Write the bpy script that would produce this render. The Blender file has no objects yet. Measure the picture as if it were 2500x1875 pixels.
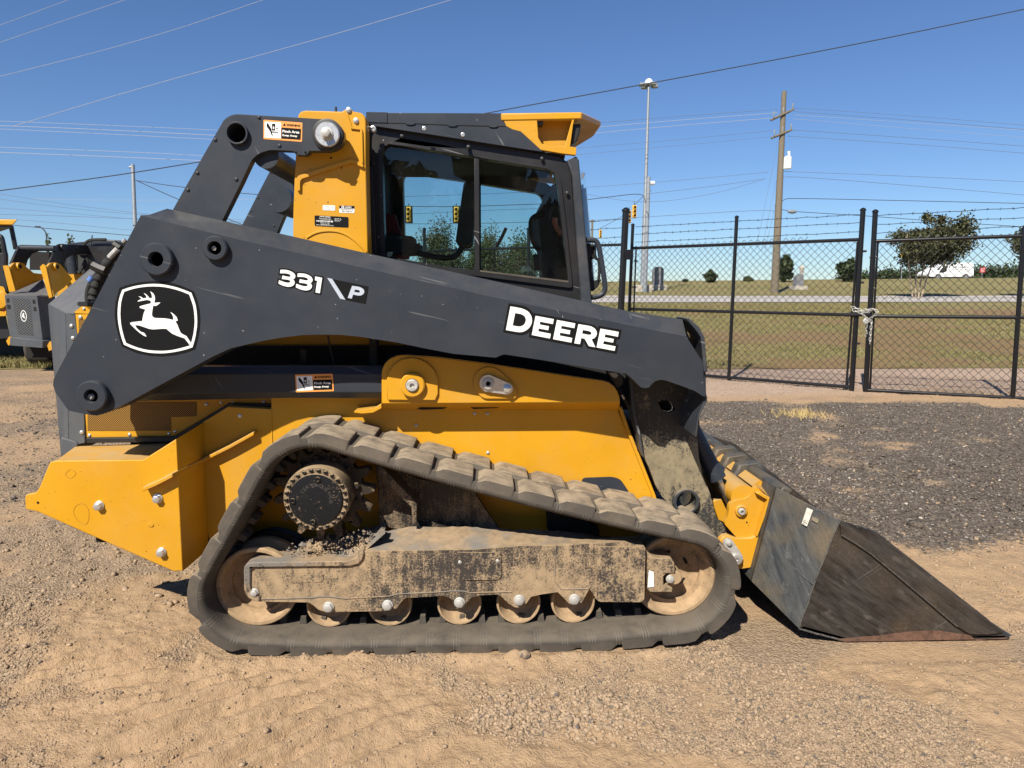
import bpy, bmesh, math, random
import numpy as np
from math import sin, cos, pi, radians, sqrt, atan2, hypot
from mathutils import Vector, Matrix
from mathutils.geometry import tessellate_polygon
random.seed(7); RNG = np.random.default_rng(11)
scene = bpy.context.scene; COL = scene.collection
# ---------------------------------------------------------------- camera
FPX, CX0, CY0 = 1736.0, 1250.0, 937.5          # focal length and centre in pixels of the 2500 px photograph
PITCH, YAW, CAMH, CAMD = radians(7.6), radians(2.0), 1.553, 2.9
cam_d = bpy.data.cameras.new('camera'); cam = bpy.data.objects.new('camera', cam_d); COL.objects.link(cam)
cam_d.sensor_width = 36; cam_d.lens = 36 * FPX / 2500; cam_d.clip_start = .05; cam_d.clip_end = 3000
cam.location = (0, -CAMD, CAMH); cam.rotation_euler = (pi / 2 - PITCH, 0, -YAW); scene.camera = cam
# ---------------------------------------------------------------- light
SUN_DIR = Vector((.53, 1.0, -1.15)).normalized()
SUN_EL = math.asin(-SUN_DIR.z); SUN_AZ = atan2(-SUN_DIR.x, -SUN_DIR.y)
world = bpy.data.worlds.new('World'); scene.world = world; world.use_nodes = True
wn = world.node_tree.nodes; wl = world.node_tree.links
sky = wn.new('ShaderNodeTexSky'); sky.sky_type = 'NISHITA'; sky.sun_disc = False
sky.sun_elevation = SUN_EL; sky.sun_rotation = SUN_AZ % (2 * pi); sky.altitude = 150; sky.air_density = 1.0; sky.dust_density = .0; sky.ozone_density = 1.6
hsv = wn.new('ShaderNodeVectorMath'); hsv.operation = 'MULTIPLY'; hsv.inputs[1].default_value = (.79, 1.02, 1.38); wl.new(sky.outputs[0], hsv.inputs[0]); wl.new(hsv.outputs[0], wn['Background'].inputs[0]); wn['Background'].inputs[1].default_value = .052
sun_d = bpy.data.lights.new('sun', 'SUN'); sun_d.energy = 5.0; sun_d.angle = radians(.53); sun_d.color = (1, .93, .82)
sun = bpy.data.objects.new('sun', sun_d); COL.objects.link(sun); sun.rotation_euler = SUN_DIR.to_track_quat('-Z', 'Y').to_euler()
scene.view_settings.view_transform = 'Standard'; scene.view_settings.look = 'None'; scene.view_settings.exposure = .62; scene.view_settings.gamma = 1
scene.view_settings.use_curve_mapping = False
scene.render.engine = 'CYCLES'
scene.cycles.max_bounces = 8; scene.cycles.transparent_max_bounces = 24; scene.cycles.diffuse_bounces = 3
# ---------------------------------------------------------------- measuring helpers (photo pixel -> point in the place)
_F = Vector((sin(YAW) * cos(PITCH), cos(YAW) * cos(PITCH), -sin(PITCH))); _R = Vector((cos(YAW), -sin(YAW), 0)); _U = _R.cross(_F)
_C = Vector((0, -CAMD, CAMH))
def ray(p): return _F + _R * ((p[0] - CX0) / FPX) - _U * ((p[1] - CY0) / FPX)
def W(p, Y):
    v = ray(p); return _C + v * ((Y - _C.y) / v.y)
def WX(p, X):
    v = ray(p); return _C + v * ((X - _C.x) / v.x)
def WZ(p, Z=0.0):
    v = ray(p); return _C + v * ((Z - _C.z) / v.z)
def WD(p, D): return _C + ray(p) * D
def WP(p, a, b):                                 # onto the vertical plane through two points
    n = Vector((b.y - a.y, a.x - b.x, 0)); v = ray(p); return _C + v * ((a - _C).dot(n) / v.dot(n))
CR = dict(P=(0, 0, .8848), A=(0, 200, 2.4578), B=(600, 200, 2.4578), C=(1200, 150, 1.70154), D=(0, 850, 2.5525), E=(450, 950, 2.5525),
          F=(1150, 950, 2.5525), G=(1500, 850, 2.074), H=(700, 780, 2.212), L=(0, 500, 4.147), M=(250, 680, 7.9), N=(640, 640, 7.9),
          O=(1200, 720, 6.5059), Q=(1450, 450, 3.998), R=(1947, 450, 3.998), W=(620, 280, 13.825), T=(740, 480, 13.825), U=(900, 250, 3.998),
          V=(1100, 430, 5.53), X=(1480, 880, 5.027), Y=(1700, 1100, 7.373), Z=(100, 650, 11.06), K=(480, 400, 7.9), S=(0, 0, 1), J=(2060, 720, 10.37), I=(680, 1130, 8.295))
def S(c, s):
    x0, y0, k = CR[c]; return [(x0 + float(a) / k, y0 + float(b) / k) for a, b in (t.split(',') for t in s.split())]
def xz(pts, Y): return [(q.x, q.z) for q in (W(p, Y) for p in pts)]
def XZ(c, s, Y): return xz(S(c, s), Y)
def scl(px, Y): return px * (Y + CAMD) / FPX / cos(PITCH)      # rough size in metres of px photo pixels at plane Y
# ---------------------------------------------------------------- object helpers
def tag(o, label=None, cat=None, group=None, kind=None):
    if label: o['label'] = label
    if cat: o['category'] = cat
    if group: o['group'] = group
    if kind: o['kind'] = kind
    return o
def thing(name, label, cat, loc=(0, 0, 0), group=None):
    o = bpy.data.objects.new(name, None); o.empty_display_size = .1; COL.objects.link(o); o.location = loc
    return tag(o, label, cat, group)
def offs(o):
    v = Vector((0, 0, 0))
    while o is not None: v += o.location; o = o.parent
    return v
def mk(name, geo, mat, parent=None, smooth=True, bevel=0.0, ang=35, mirror=False, seg=2):
    verts, faces = geo
    o0 = offs(parent) if parent is not None else Vector((0, 0, 0))
    va = np.array(verts, dtype=float).reshape(-1, 3)
    if mirror: va[:, 1] = 2 * (MIDY if mirror is True else mirror) - va[:, 1]
    va = va - np.array(o0)
    me = bpy.data.meshes.new(name); me.from_pydata(va.tolist(), [], [list(f) for f in faces])
    bm = bmesh.new(); bm.from_mesh(me); bmesh.ops.recalc_face_normals(bm, faces=bm.faces); bm.to_mesh(me); bm.free()
    return fin(name, me, mat, parent, smooth, bevel, ang, seg)
def fin(name, me, mat, parent, smooth=True, bevel=0.0, ang=35, seg=2):
    if smooth and len(me.polygons):
        me.polygons.foreach_set('use_smooth', [True] * len(me.polygons)); me.set_sharp_from_angle(angle=radians(ang))
    if mat: me.materials.append(mat)
    o = bpy.data.objects.new(name, me); COL.objects.link(o); o.parent = parent
    if bevel:
        b = o.modifiers.new('bevel', 'BEVEL'); b.width = bevel; b.segments = seg; b.limit_method = 'ANGLE'; b.angle_limit = radians(40); b.harden_normals = False
    return o
def rawmesh(name, verts, faces, mat, parent=None, smooth=False):           # big numpy meshes: verts (n,3), faces (m,k)
    me = bpy.data.meshes.new(name); v = np.asarray(verts, dtype=np.float32)
    if parent is not None: v = v - np.array(offs(parent), dtype=np.float32)
    f = np.asarray(faces, dtype=np.int32); n, k = f.shape
    me.vertices.add(len(v)); me.vertices.foreach_set('co', v.ravel())
    me.loops.add(n * k); me.loops.foreach_set('vertex_index', f.ravel())
    me.polygons.add(n); me.polygons.foreach_set('loop_start', np.arange(n, dtype=np.int32) * k)
    me.update(calc_edges=True); me.validate()
    if smooth: me.polygons.foreach_set('use_smooth', [True] * n)
    if mat: me.materials.append(mat)
    o = bpy.data.objects.new(name, me); COL.objects.link(o); o.parent = parent; return o
def join(*gs):
    V, Fc = [], []
    for v, f in gs:
        b = len(V); V += [tuple(p) for p in v]; Fc += [tuple(i + b for i in q) for q in f]
    return V, Fc
def prism(loops, Y0, Y1, axis='y'):
    """solid between two parallel planes, from closed outlines (first the outer one, then holes)"""
    if not isinstance(loops[0], list): loops = [loops]
    tri = tessellate_polygon([[Vector((a, b, 0)) for a, b in lp] for lp in loops])
    flat = [p for lp in loops for p in lp]; n = len(flat)
    put = {'y': lambda a, b, d: (a, d, b), 'x': lambda a, b, d: (d, a, b), 'z': lambda a, b, d: (a, b, d)}[axis]
    V = [put(a, b, Y0) for a, b in flat] + [put(a, b, Y1) for a, b in flat]
    Fc = [tuple(t) for t in tri] + [tuple(i + n for i in reversed(t)) for t in tri]; k = 0
    for lp in loops:
        m = len(lp)
        for i in range(m):
            a, b = k + i, k + (i + 1) % m; Fc.append((a, b, b + n, a + n))
        k += m
    return V, Fc
def loft(secs):                                  # list of (xz loop, Y) with equal counts, closed with caps
    V, Fc = [], []; m = len(secs[0][0])
    for lp, Y in secs: V += [(a, Y if not callable(Y) else Y(i), b) for i, (a, b) in enumerate(lp)]
    for s in range(len(secs) - 1):
        for i in range(m):
            j = (i + 1) % m; Fc.append((s * m + i, s * m + j, (s + 1) * m + j, (s + 1) * m + i))
    for s, rev in ((0, 0), (len(secs) - 1, 1)):
        tri = tessellate_polygon([[Vector((a, b, 0)) for a, b in secs[s][0]]])
        Fc += [tuple(s * m + i for i in (reversed(t) if rev else t)) for t in tri]
    return V, Fc
def flat(loops, Y):
    if not isinstance(loops[0], list): loops = [loops]
    tri = tessellate_polygon([[Vector((a, b, 0)) for a, b in lp] for lp in loops])
    return [(a, Y, b) for lp in loops for a, b in lp], [tuple(t) for t in tri]
def lathe(cx, cz, prof, n=32, closed=False):     # turned about an axis parallel to Y; prof of (r, y)
    V = [(cx + r * cos(2 * pi * i / n), y, cz + r * sin(2 * pi * i / n)) for r, y in prof for i in range(n)]
    Fc = []; m = len(prof)
    for s in range(m if closed else m - 1):
        t = (s + 1) % m
        for i in range(n):
            j = (i + 1) % n; Fc.append((s * n + i, s * n + j, t * n + j, t * n + i))
    if not closed:
        if prof[0][0] > 1e-6: Fc.append(tuple(range(n)))
        if prof[-1][0] > 1e-6: Fc.append(tuple((m - 1) * n + i for i in reversed(range(n))))
    return V, Fc
def ringy(cx, cz, r, r2, Y0, Y1, n=32): return lathe(cx, cz, [(r, Y0), (r, Y1), (r2, Y1), (r2, Y0)], n, True)
def tube(pts, r, n=8, closed=False, cap=True):
    pts = [Vector(p) for p in pts]; m = len(pts); V, Fc = [], []
    rr = list(np.interp(np.linspace(0, 1, m), np.linspace(0, 1, len(r)), r)) if isinstance(r, (list, tuple)) else [r] * m
    ref = None
    for i in range(m):
        a = pts[i - 1] if (i > 0 or closed) else pts[i]; b = pts[(i + 1) % m] if (i < m - 1 or closed) else pts[i]
        t = (b - a).normalized()
        if ref is None: ref = Vector((0, 0, 1)) if abs(t.z) < .9 else Vector((1, 0, 0))
        u = (ref - t * ref.dot(t)).normalized(); w = t.cross(u); ref = u
        V += [tuple(pts[i] + (u * cos(2 * pi * k / n) + w * sin(2 * pi * k / n)) * rr[i]) for k in range(n)]
    for i in range(m if closed else m - 1):
        j = (i + 1) % m
        for k in range(n):
            l = (k + 1) % n; Fc.append((i * n + k, i * n + l, j * n + l, j * n + k))
    if cap and not closed: Fc += [tuple(reversed(range(n))), tuple((m - 1) * n + k for k in range(n))]
    return V, Fc
def smooth_path(pts, it=2):
    pts = [Vector(p) for p in pts]
    for _ in range(it):
        q = [pts[0]]
        for a, b in zip(pts, pts[1:]): q += [a * .75 + b * .25, a * .25 + b * .75]
        pts = q + [pts[-1]]
    return pts
def smooth_loop(pts, it=2):
    for _ in range(it):
        q = []
        for i, a in enumerate(pts):
            b = pts[(i + 1) % len(pts)]
            q += [(a[0] * .75 + b[0] * .25, a[1] * .75 + b[1] * .25), (a[0] * .25 + b[0] * .75, a[1] * .25 + b[1] * .75)]
        pts = q
    return pts
def round_loop(pts, rad, n=4):                   # rounds every corner of a loop; rad one number or one per point
    out = []; m = len(pts); rd = rad if isinstance(rad, (list, tuple)) else [rad] * m
    for i in range(m):
        p = Vector(pts[i]); a = Vector(pts[i - 1]) - p; b = Vector(pts[(i + 1) % m]) - p
        r = min(rd[i], a.length * .45, b.length * .45)
        if r < 1e-5: out.append(tuple(p)); continue
        A, B = p + a.normalized() * r, p + b.normalized() * r
        for k in range(n + 1):
            t = k / n; q = A * (1 - t) ** 2 + p * 2 * t * (1 - t) + B * t * t; out.append(tuple(q))
    return out
def box(a, b):
    (x0, y0, z0), (x1, y1, z1) = a, b
    return ([(x, y, z) for x in (x0, x1) for y in (y0, y1) for z in (z0, z1)],
            [(0, 1, 3, 2), (4, 6, 7, 5), (0, 4, 5, 1), (2, 3, 7, 6), (0, 2, 6, 4), (1, 5, 7, 3)])
def text_geo(body, bold=.0, align=True):
    cu = bpy.data.curves.new('txt', 'FONT'); cu.body = body; cu.size = 1; cu.offset = bold; cu.resolution_u = 3
    ob = bpy.data.objects.new('txt', cu); me = ob.to_mesh()
    v = np.array([tuple(p.co)[:2] for p in me.vertices]); f = [tuple(p.vertices) for p in me.polygons]
    ob.to_mesh_clear(); bpy.data.objects.remove(ob); bpy.data.curves.remove(cu)
    return v, f
def text_on(body, p00, p10, p01, Y, bold=.0):    # lettering fitted to a parallelogram given by three photo pixels
    v, f = text_geo(body, bold); mn, mx = v.min(0), v.max(0); v = (v - mn) / (mx - mn)
    out = []
    for a, b in v:
        px = (p00[0] + a * (p10[0] - p00[0]) + b * (p01[0] - p00[0]), p00[1] + a * (p10[1] - p00[1]) + b * (p01[1] - p00[1]))
        out.append(tuple(W(px, Y)))
    return out, f
# ---------------------------------------------------------------- materials
def _nt(name):
    m = bpy.data.materials.new(name); m.use_nodes = True; n = m.node_tree.nodes; return m, n, m.node_tree.links, n['Principled BSDF']
def _noise(n, l, co, scale, det=4, rough=.55, dist=0.0, stretch=None, rot=None):
    t = n.new('ShaderNodeTexNoise'); t.inputs['Scale'].default_value = scale; t.inputs['Detail'].default_value = det; t.inputs['Roughness'].default_value = rough; t.inputs['Distortion'].default_value = dist
    if stretch or rot:
        for key, val in (('Rotation', rot), ('Scale', stretch)):
            if val:
                mp = n.new('ShaderNodeMapping'); l.new(co, mp.inputs[0]); mp.inputs[key].default_value = val; co = mp.outputs[0]
    l.new(co, t.inputs['Vector']); return t.outputs['Fac']
def _ramp(n, l, fac, a, b, lo=0.0, hi=1.0):
    r = n.new('ShaderNodeMapRange'); r.inputs[1].default_value = a; r.inputs[2].default_value = b; r.inputs[3].default_value = lo; r.inputs[4].default_value = hi
    l.new(fac, r.inputs[0]); return r.outputs[0]
def _mix(n, l, fac, a, b):
    x = n.new('ShaderNodeMix'); x.data_type = 'RGBA'
    if isinstance(fac, (int, float)): x.inputs[0].default_value = fac
    else: l.new(fac, x.inputs[0])
    for i, c in ((6, a), (7, b)):
        if isinstance(c, tuple): x.inputs[i].default_value = (*c, 1)
        else: l.new(c, x.inputs[i])
    return x.outputs[2]
def _math(n, l, op, a, b):
    x = n.new('ShaderNodeMath'); x.operation = op
    for i, c in ((0, a), (1, b)):
        if isinstance(c, (int, float)): x.inputs[i].default_value = c
        else: l.new(c, x.inputs[i])
    return x.outputs[0]
def _bump(n, l, b, h, s, d=.01):
    x = n.new('ShaderNodeBump'); x.inputs['Strength'].default_value = s; x.inputs['Distance'].default_value = d; l.new(h, x.inputs['Height']); l.new(x.outputs[0], b.inputs['Normal'])
def _up(n, l):
    g = n.new('ShaderNodeNewGeometry'); s = n.new('ShaderNodeSeparateXYZ'); l.new(g.outputs['Normal'], s.inputs[0]); return s.outputs[2]
DUST = (.40, .285, .17)
def paint(name, col, rough=.42, spec=.4, dust=.25, dustcol=DUST, chips=0.0, chipcol=(.42, .42, .40), scratch=0.0, metallic=0.0, coat=0.0, updust_sheen=.0, bump=.02, specks=0.0, speckcol=(.06, .03, .015), dustcol2=None):
    m, n, l, b = _nt(name); co = n.new('ShaderNodeTexCoord').outputs['Object']
    c = _mix(n, l, _ramp(n, l, _noise(n, l, co, 2.3, 6), .35, .7), tuple(x * .92 for x in col), tuple(min(1, x * 1.07) for x in col))
    if dust:
        f = _ramp(n, l, _noise(n, l, co, 3.7, 9, .68), .46, .80, 0, dust); c = _mix(n, l, f, c, dustcol)
    if updust_sheen:
        f = _math(n, l, 'MULTIPLY', _ramp(n, l, _up(n, l), .25, .9, 0, updust_sheen), _ramp(n, l, _noise(n, l, co, 14, 6, .65), .25, .6)); c = _mix(n, l, f, c, dustcol2 or dustcol)
    if scratch:
        s1 = _ramp(n, l, _noise(n, l, co, 9, 2, .4, 0, (.22, 1, 6.0), (0, -.25, 0)), .722, .742, 0, scratch * .45)
        s2 = _ramp(n, l, _noise(n, l, co, 12, 2, .4, 0, (5.0, 1, .34), (0, .55, 0)), .752, .770, 0, scratch * .6)
        c = _mix(n, l, _math(n, l, 'MAXIMUM', s1, s2), c, chipcol)
    if chips:
        f = _ramp(n, l, _noise(n, l, co, 70, 1, .5), .80, .81, 0, chips); c = _mix(n, l, f, c, chipcol)
    if specks:
        f = _ramp(n, l, _noise(n, l, co, 85, 2, .5), .74 - .02 * specks, .76, 0, .9); c = _mix(n, l, f, c, speckcol)
    l.new(c, b.inputs['Base Color']); b.inputs['Metallic'].default_value = metallic; b.inputs['Specular IOR Level'].default_value = spec
    l.new(_ramp(n, l, _noise(n, l, co, 6, 5), .3, .7, rough * .85, min(1, rough * 1.25)), b.inputs['Roughness']); b.inputs['Coat Weight'].default_value = coat
    if bump: _bump(n, l, b, _noise(n, l, co, 90, 3), bump, .004)
    return m
def muddy(name, under, amount, dirt=(.43, .31, .185), rough=.85, streak=True, bump=.35, grey=.0, along=None, axis=0, film=.05):
    """paint under caked, partly worn dirt; amount 0..1"""
    m, n, l, b = _nt(name); co = n.new('ShaderNodeTexCoord').outputs['Object']
    big = _noise(n, l, co, 3.2, 5, .6); fine = _noise(n, l, co, 120, 3, .6); med = _noise(n, l, co, 22, 5, .65)
    f = _math(n, l, 'ADD', _math(n, l, 'MULTIPLY', big, 1.1), _math(n, l, 'ADD', _math(n, l, 'MULTIPLY', fine, 1.25), _math(n, l, 'MULTIPLY', med, .8)))
    if streak: f = _math(n, l, 'ADD', f, _math(n, l, 'MULTIPLY', _noise(n, l, co, 11, 4, .6, 0, (4, 4, .40)), .8))
    if along:                                    # dirt caked more towards some stretches of the beam
        sx = n.new('ShaderNodeSeparateXYZ'); l.new(co, sx.inputs[0]); cr = n.new('ShaderNodeValToRGB'); l.new(_ramp(n, l, sx.outputs[axis], along[0], along[1]), cr.inputs[0]); el_ = cr.color_ramp.elements
        for k, (p_, v_) in enumerate(along[2]):
            e_ = el_[k] if k < 2 else el_.new(p_)
            e_.position = p_; e_.color = (v_, v_, v_, 1)
        f = _math(n, l, 'ADD', f, cr.outputs[0]); amount -= .28
    tot = 1.1 + 1.25 + .8 + (.8 if streak else 0); c0 = tot * .5 + (.5 - amount) * .9
    f = _ramp(n, l, f, c0 - .16, c0 + .16)
    f = _math(n, l, 'MAXIMUM', f, _math(n, l, 'MULTIPLY', _ramp(n, l, _up(n, l), .35, .8), .95))
    d = _mix(n, l, _ramp(n, l, med, .35, .65), tuple(x * .78 for x in dirt), tuple(x * 1.12 for x in dirt))
    if grey: d = _mix(n, l, _ramp(n, l, _noise(n, l, co, 5, 5), .45, .6, 0, grey), d, (.16, .15, .135))
    u = _mix(n, l, film, under, dirt)
    l.new(_mix(n, l, f, u, d), b.inputs['Base Color']); l.new(_ramp(n, l, f, 0, 1, .42, rough + .08), b.inputs['Roughness']); b.inputs['Specular IOR Level'].default_value = .3
    _bump(n, l, b, _math(n, l, 'ADD', _math(n, l, 'MULTIPLY', f, .6), _math(n, l, 'MULTIPLY', fine, .5)), bump, .006)
    return m
def plain(name, col, rough=.5, metallic=0.0, spec=.5, var=.12, scale=20, bump=0.0, emit=None):
    m, n, l, b = _nt(name); co = n.new('ShaderNodeTexCoord').outputs['Object']
    c = _mix(n, l, _ramp(n, l, _noise(n, l, co, scale, 5), .3, .7), tuple(x * (1 - var) for x in col), tuple(min(1, x * (1 + var)) for x in col))
    l.new(c, b.inputs['Base Color']); b.inputs['Roughness'].default_value = rough; b.inputs['Metallic'].default_value = metallic; b.inputs['Specular IOR Level'].default_value = spec
    if bump: _bump(n, l, b, _noise(n, l, co, scale * 4, 4), bump, .005)
    return m
def glass(name, tint=(.80, .90, .90), refl=1.0):
    m, n, l, b = _nt(name); n.remove(b); out = n['Material Output']
    t = n.new('ShaderNodeBsdfTransparent'); t.inputs[0].default_value = (*tint, 1); g = n.new('ShaderNodeBsdfGlossy'); g.inputs['Roughness'].default_value = .0
    g.inputs[0].default_value = (refl, refl, refl, 1)
    fr = n.new('ShaderNodeFresnel'); fr.inputs[0].default_value = 1.5
    co = n.new('ShaderNodeTexCoord').outputs['Object']
    d = n.new('ShaderNodeBsdfDiffuse'); d.inputs[0].default_value = (.42, .38, .32, 1)
    x = n.new('ShaderNodeMixShader'); l.new(fr.outputs[0], x.inputs[0]); l.new(t.outputs[0], x.inputs[1]); l.new(g.outputs[0], x.inputs[2])
    y = n.new('ShaderNodeMixShader'); f = _math(n, l, 'ADD', _ramp(n, l, _noise(n, l, co, 120, 2), .76, .80, 0, .45), _ramp(n, l, _noise(n, l, co, 4, 6, .7), .5, .9, .004, .05))
    l.new(f, y.inputs[0]); l.new(x.outputs[0], y.inputs[1]); l.new(d.outputs[0], y.inputs[2]); l.new(y.outputs[0], out.inputs[0]); return m
M = {}
M['grey'] = paint('grey_paint', (.026, .032, .042), .40, .36, .22, (.085, .078, .07), .8, (.26, .26, .25), .55, updust_sheen=.45)  # up-facing lift holds dust plus sky sheen painted on the arm's chamfer
M['greyd'] = paint('grey_paint_worn', (.030, .036, .045), .5, .4, .45, (.20, .17, .14), 1, (.42, .42, .40), .9, updust_sheen=.55)
M['hood'] = paint('hood_plastic', (.070, .078, .088), .62, .3, .25, (.22, .19, .16), .3, bump=.08, updust_sheen=.3)
M['yellow'] = paint('yellow_paint', (.56, .275, .010), .40, .36, .36, (.44, .285, .11), specks=.5, updust_sheen=.5)
M['yellows'] = paint('yellow_paint_spattered', (.56, .275, .010), .38, .40, .24, (.50, .33, .14), specks=1.6, updust_sheen=.5)
M['yellowd'] = paint('yellow_paint_dusty', (.55, .27, .014), .5, .3, .5, (.42, .30, .15), specks=.8, updust_sheen=.75)
M['black'] = paint('black_paint', (.013, .0125, .013), .38, .5, .10, (.12, .10, .085), .5, (.45, .45, .44), .7)
M['blackm'] = plain('black_plastic', (.012, .012, .012), .5)
M['interior'] = plain('cab_interior', (.030, .032, .032), .75)
M['dark'] = plain('dark_recess', (.010, .009, .008), .9)
M['rubber'] = paint('track_rubber', (.066, .059, .050), .88, .15, .9, (.14, .116, .088), updust_sheen=.8, bump=.12)
M['lug'] = paint('track_lug_dusty', (.082, .071, .059), .9, .15, .95, (.17, .138, .103), updust_sheen=1.0, bump=.2, dustcol2=(.33, .265, .185))
M['frame'] = muddy('undercarriage_paint_muddy', (.016, .019, .025), .47, (.31, .225, .135), along=(-1.0, .62, ((0, .52), (.28, .46), (.40, .22), (.62, .18), (.74, .30), (.86, .42), (1, .35))), film=.10)
M['framed'] = muddy('undercarriage_dirt_caked', (.04, .038, .036), .72, (.29, .21, .13), grey=.9)
M['wheel'] = muddy('roller_dusty', (.10, .075, .05), .85, (.36, .25, .145), .9, False, .15)
M['sprocket'] = muddy('sprocket_grime', (.022, .019, .017), .36, (.20, .14, .085), .85, False, .3)
M['hubcap'] = muddy('hub_cover_black', (.007, .008, .010), .10, (.30, .22, .13), .8, False, .25, film=.0)
M['riser'] = muddy('riser_plate_shaded_grime', (.018, .017, .017), .40, (.20, .145, .09), .85, True, .3)  # grime darkened further, the shade inside the track put into its colour
M['leg'] = muddy('arm_leg_dusty', (.024, .027, .031), .42, (.225, .185, .115), .8, True, .12, along=(.35, 1.25, ((0, .10), (.20, .25), (.32, .56), (.46, .58), (.54, .25), (.62, .02), (1, .0))), axis=2, film=.06)
M['legclean'] = muddy('arm_leg_lower', (.030, .035, .042), .16, (.22, .18, .12), .7, True, .08)
M['bucket'] = muddy('bucket_steel_worn', (.019, .022, .026), .30, (.20, .155, .095), .8, True, .25)
M['bucketb'] = muddy('bucket_steel_scuffed', (.013, .0115, .011), .12, (.16, .14, .115), .6, False, .7)
def bucket_steel(name, base, light, brown, rot, amt, rot2):
    m, n, l, b = _nt(name); co = n.new('ShaderNodeTexCoord').outputs['Object']
    st = _noise(n, l, co, 7, 7, .7, .3, (6.0, 1, .8), (0, rot, 0)); bl = _noise(n, l, co, 2.6, 6, .6); sp = _noise(n, l, co, 16, 3, .5, 0, (1.6, 1, .7), (0, rot, 0)); fi = _noise(n, l, co, 90, 4, .7)
    c = _mix(n, l, _ramp(n, l, st, .36, .70, 0, amt), base, light)
    c = _mix(n, l, _ramp(n, l, sp, .60, .72, 0, amt * .8), c, tuple(x * 1.5 for x in light)); c = _mix(n, l, _ramp(n, l, bl, .46, .62, 0, .8), c, brown)
    c = _mix(n, l, _ramp(n, l, _math(n, l, 'ADD', _math(n, l, 'MULTIPLY', fi, .8), _math(n, l, 'MULTIPLY', bl, .6)), .80, .98, 0, .55), c, (.20, .155, .10))
    sc = _noise(n, l, co, 16, 3, .5, 0, (.22, 1, 5.0), (0, rot2, 0)); c = _mix(n, l, _ramp(n, l, sc, .68, .78, 0, .32), c, (.19, .185, .175))
    l.new(c, b.inputs['Base Color']); l.new(_ramp(n, l, st, .3, .7, .38, .75), b.inputs['Roughness']); b.inputs['Specular IOR Level'].default_value = .45
    _bump(n, l, b, _math(n, l, 'ADD', _math(n, l, 'MULTIPLY', st, .9), _math(n, l, 'MULTIPLY', fi, .35)), .55, .007); return m
M['bucket'] = bucket_steel('bucket_steel_worn', (.028, .032, .036), (.080, .081, .077), (.115, .088, .052), .28, .85, -.6)
M['bucketb'] = bucket_steel('bucket_steel_scuffed', (.013, .011, .0095), (.060, .052, .044), (.050, .036, .025), .95, .95, .62)
M['bright'] = plain('scraped_bright_steel', (.105, .10, .09), .5, .3, var=.5, scale=60, bump=.4)
M['rust'] = plain('cutting_edge_rust', (.13, .070, .046), .85, .2, var=.4, scale=40, bump=.4)
M['zinc'] = plain('zinc_plated_steel', (.62, .62, .60), .34, .75, var=.18, scale=60)
M['zincd'] = plain('dull_zinc_steel', (.45, .44, .41), .55, .4, var=.25, scale=60)
M['chrome'] = plain('chrome_rod', (.42, .40, .36), .22, .9, var=.3, scale=12)
M['white'] = plain('white_print', (.80, .80, .77), .45, var=.04)
M['decalblack'] = plain('black_print', (.008, .0085, .009), .5, spec=.12, var=.1)
M['silver'] = plain('silver_print', (.42, .47, .54), .4, var=.05)
M['orange'] = plain('orange_print', (.78, .30, .06), .5, var=.06)
M['darkprint'] = plain('etched_line', (.30, .13, .01), .6)
M['red'] = plain('red_panel', (.30, .022, .018), .6)
M['sticker'] = plain('dirty_sticker', (.50, .47, .40), .6, var=.2, scale=60); M['salmon'] = plain('orange_plastic', (.62, .20, .11), .5)
M['glass'] = glass('cab_glass', (.86, .935, .925), .55); M['glass2'] = glass('windshield_glass', (.90, .96, .95))
M['lens'] = plain('lamp_lens', (.25, .26, .27), .1, .0, spec=.8)
M['hose'] = plain('braided_hose', (.014, .014, .013), .7, scale=150, var=.5, bump=.5)
M['blue'] = plain('blue_tape', (.10, .20, .50), .5)
M['wood'] = plain('weathered_wood', (.15, .125, .088), .9, scale=30, var=.3, bump=.4)
M['galv'] = plain('galvanised_pole', (.24, .26, .28), .55, .3, var=.12, scale=8)
M['fenceblack'] = plain('black_powder_coat', (.008, .008, .009), .32, var=.2)
M['wire'] = plain('vinyl_coated_wire', (.010, .010, .011), .45)
M['steelwire'] = plain('grey_barbed_wire', (.10, .10, .105), .5, .4)
M['cable'] = plain('dark_cable', (.035, .042, .055), .7); M['cablef'] = plain('grey_cable', (.11, .15, .23), .7); M['cablel'] = plain('bare_aluminium_cable', (.33, .36, .44), .6, .1)
M['concrete'] = plain('concrete', (.42, .38, .32), .9, var=.12, scale=6, bump=.2)
M['granite'] = plain('grey_granite', (.17, .175, .185), .7, var=.2, scale=40)
M['vanwhite'] = plain('white_van_paint', (.80, .81, .82), .35, var=.02)
M['signred'] = plain('sign_red', (.50, .025, .03), .5, var=.1); M['signyellow'] = plain('sign_yellow', (.80, .50, .03), .5, var=.1)
M['tlyellow'] = plain('signal_yellow', (.74, .43, .05), .5, var=.1)
MIDY = .95
CMID = .885                                      # centre line of the cab
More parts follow.
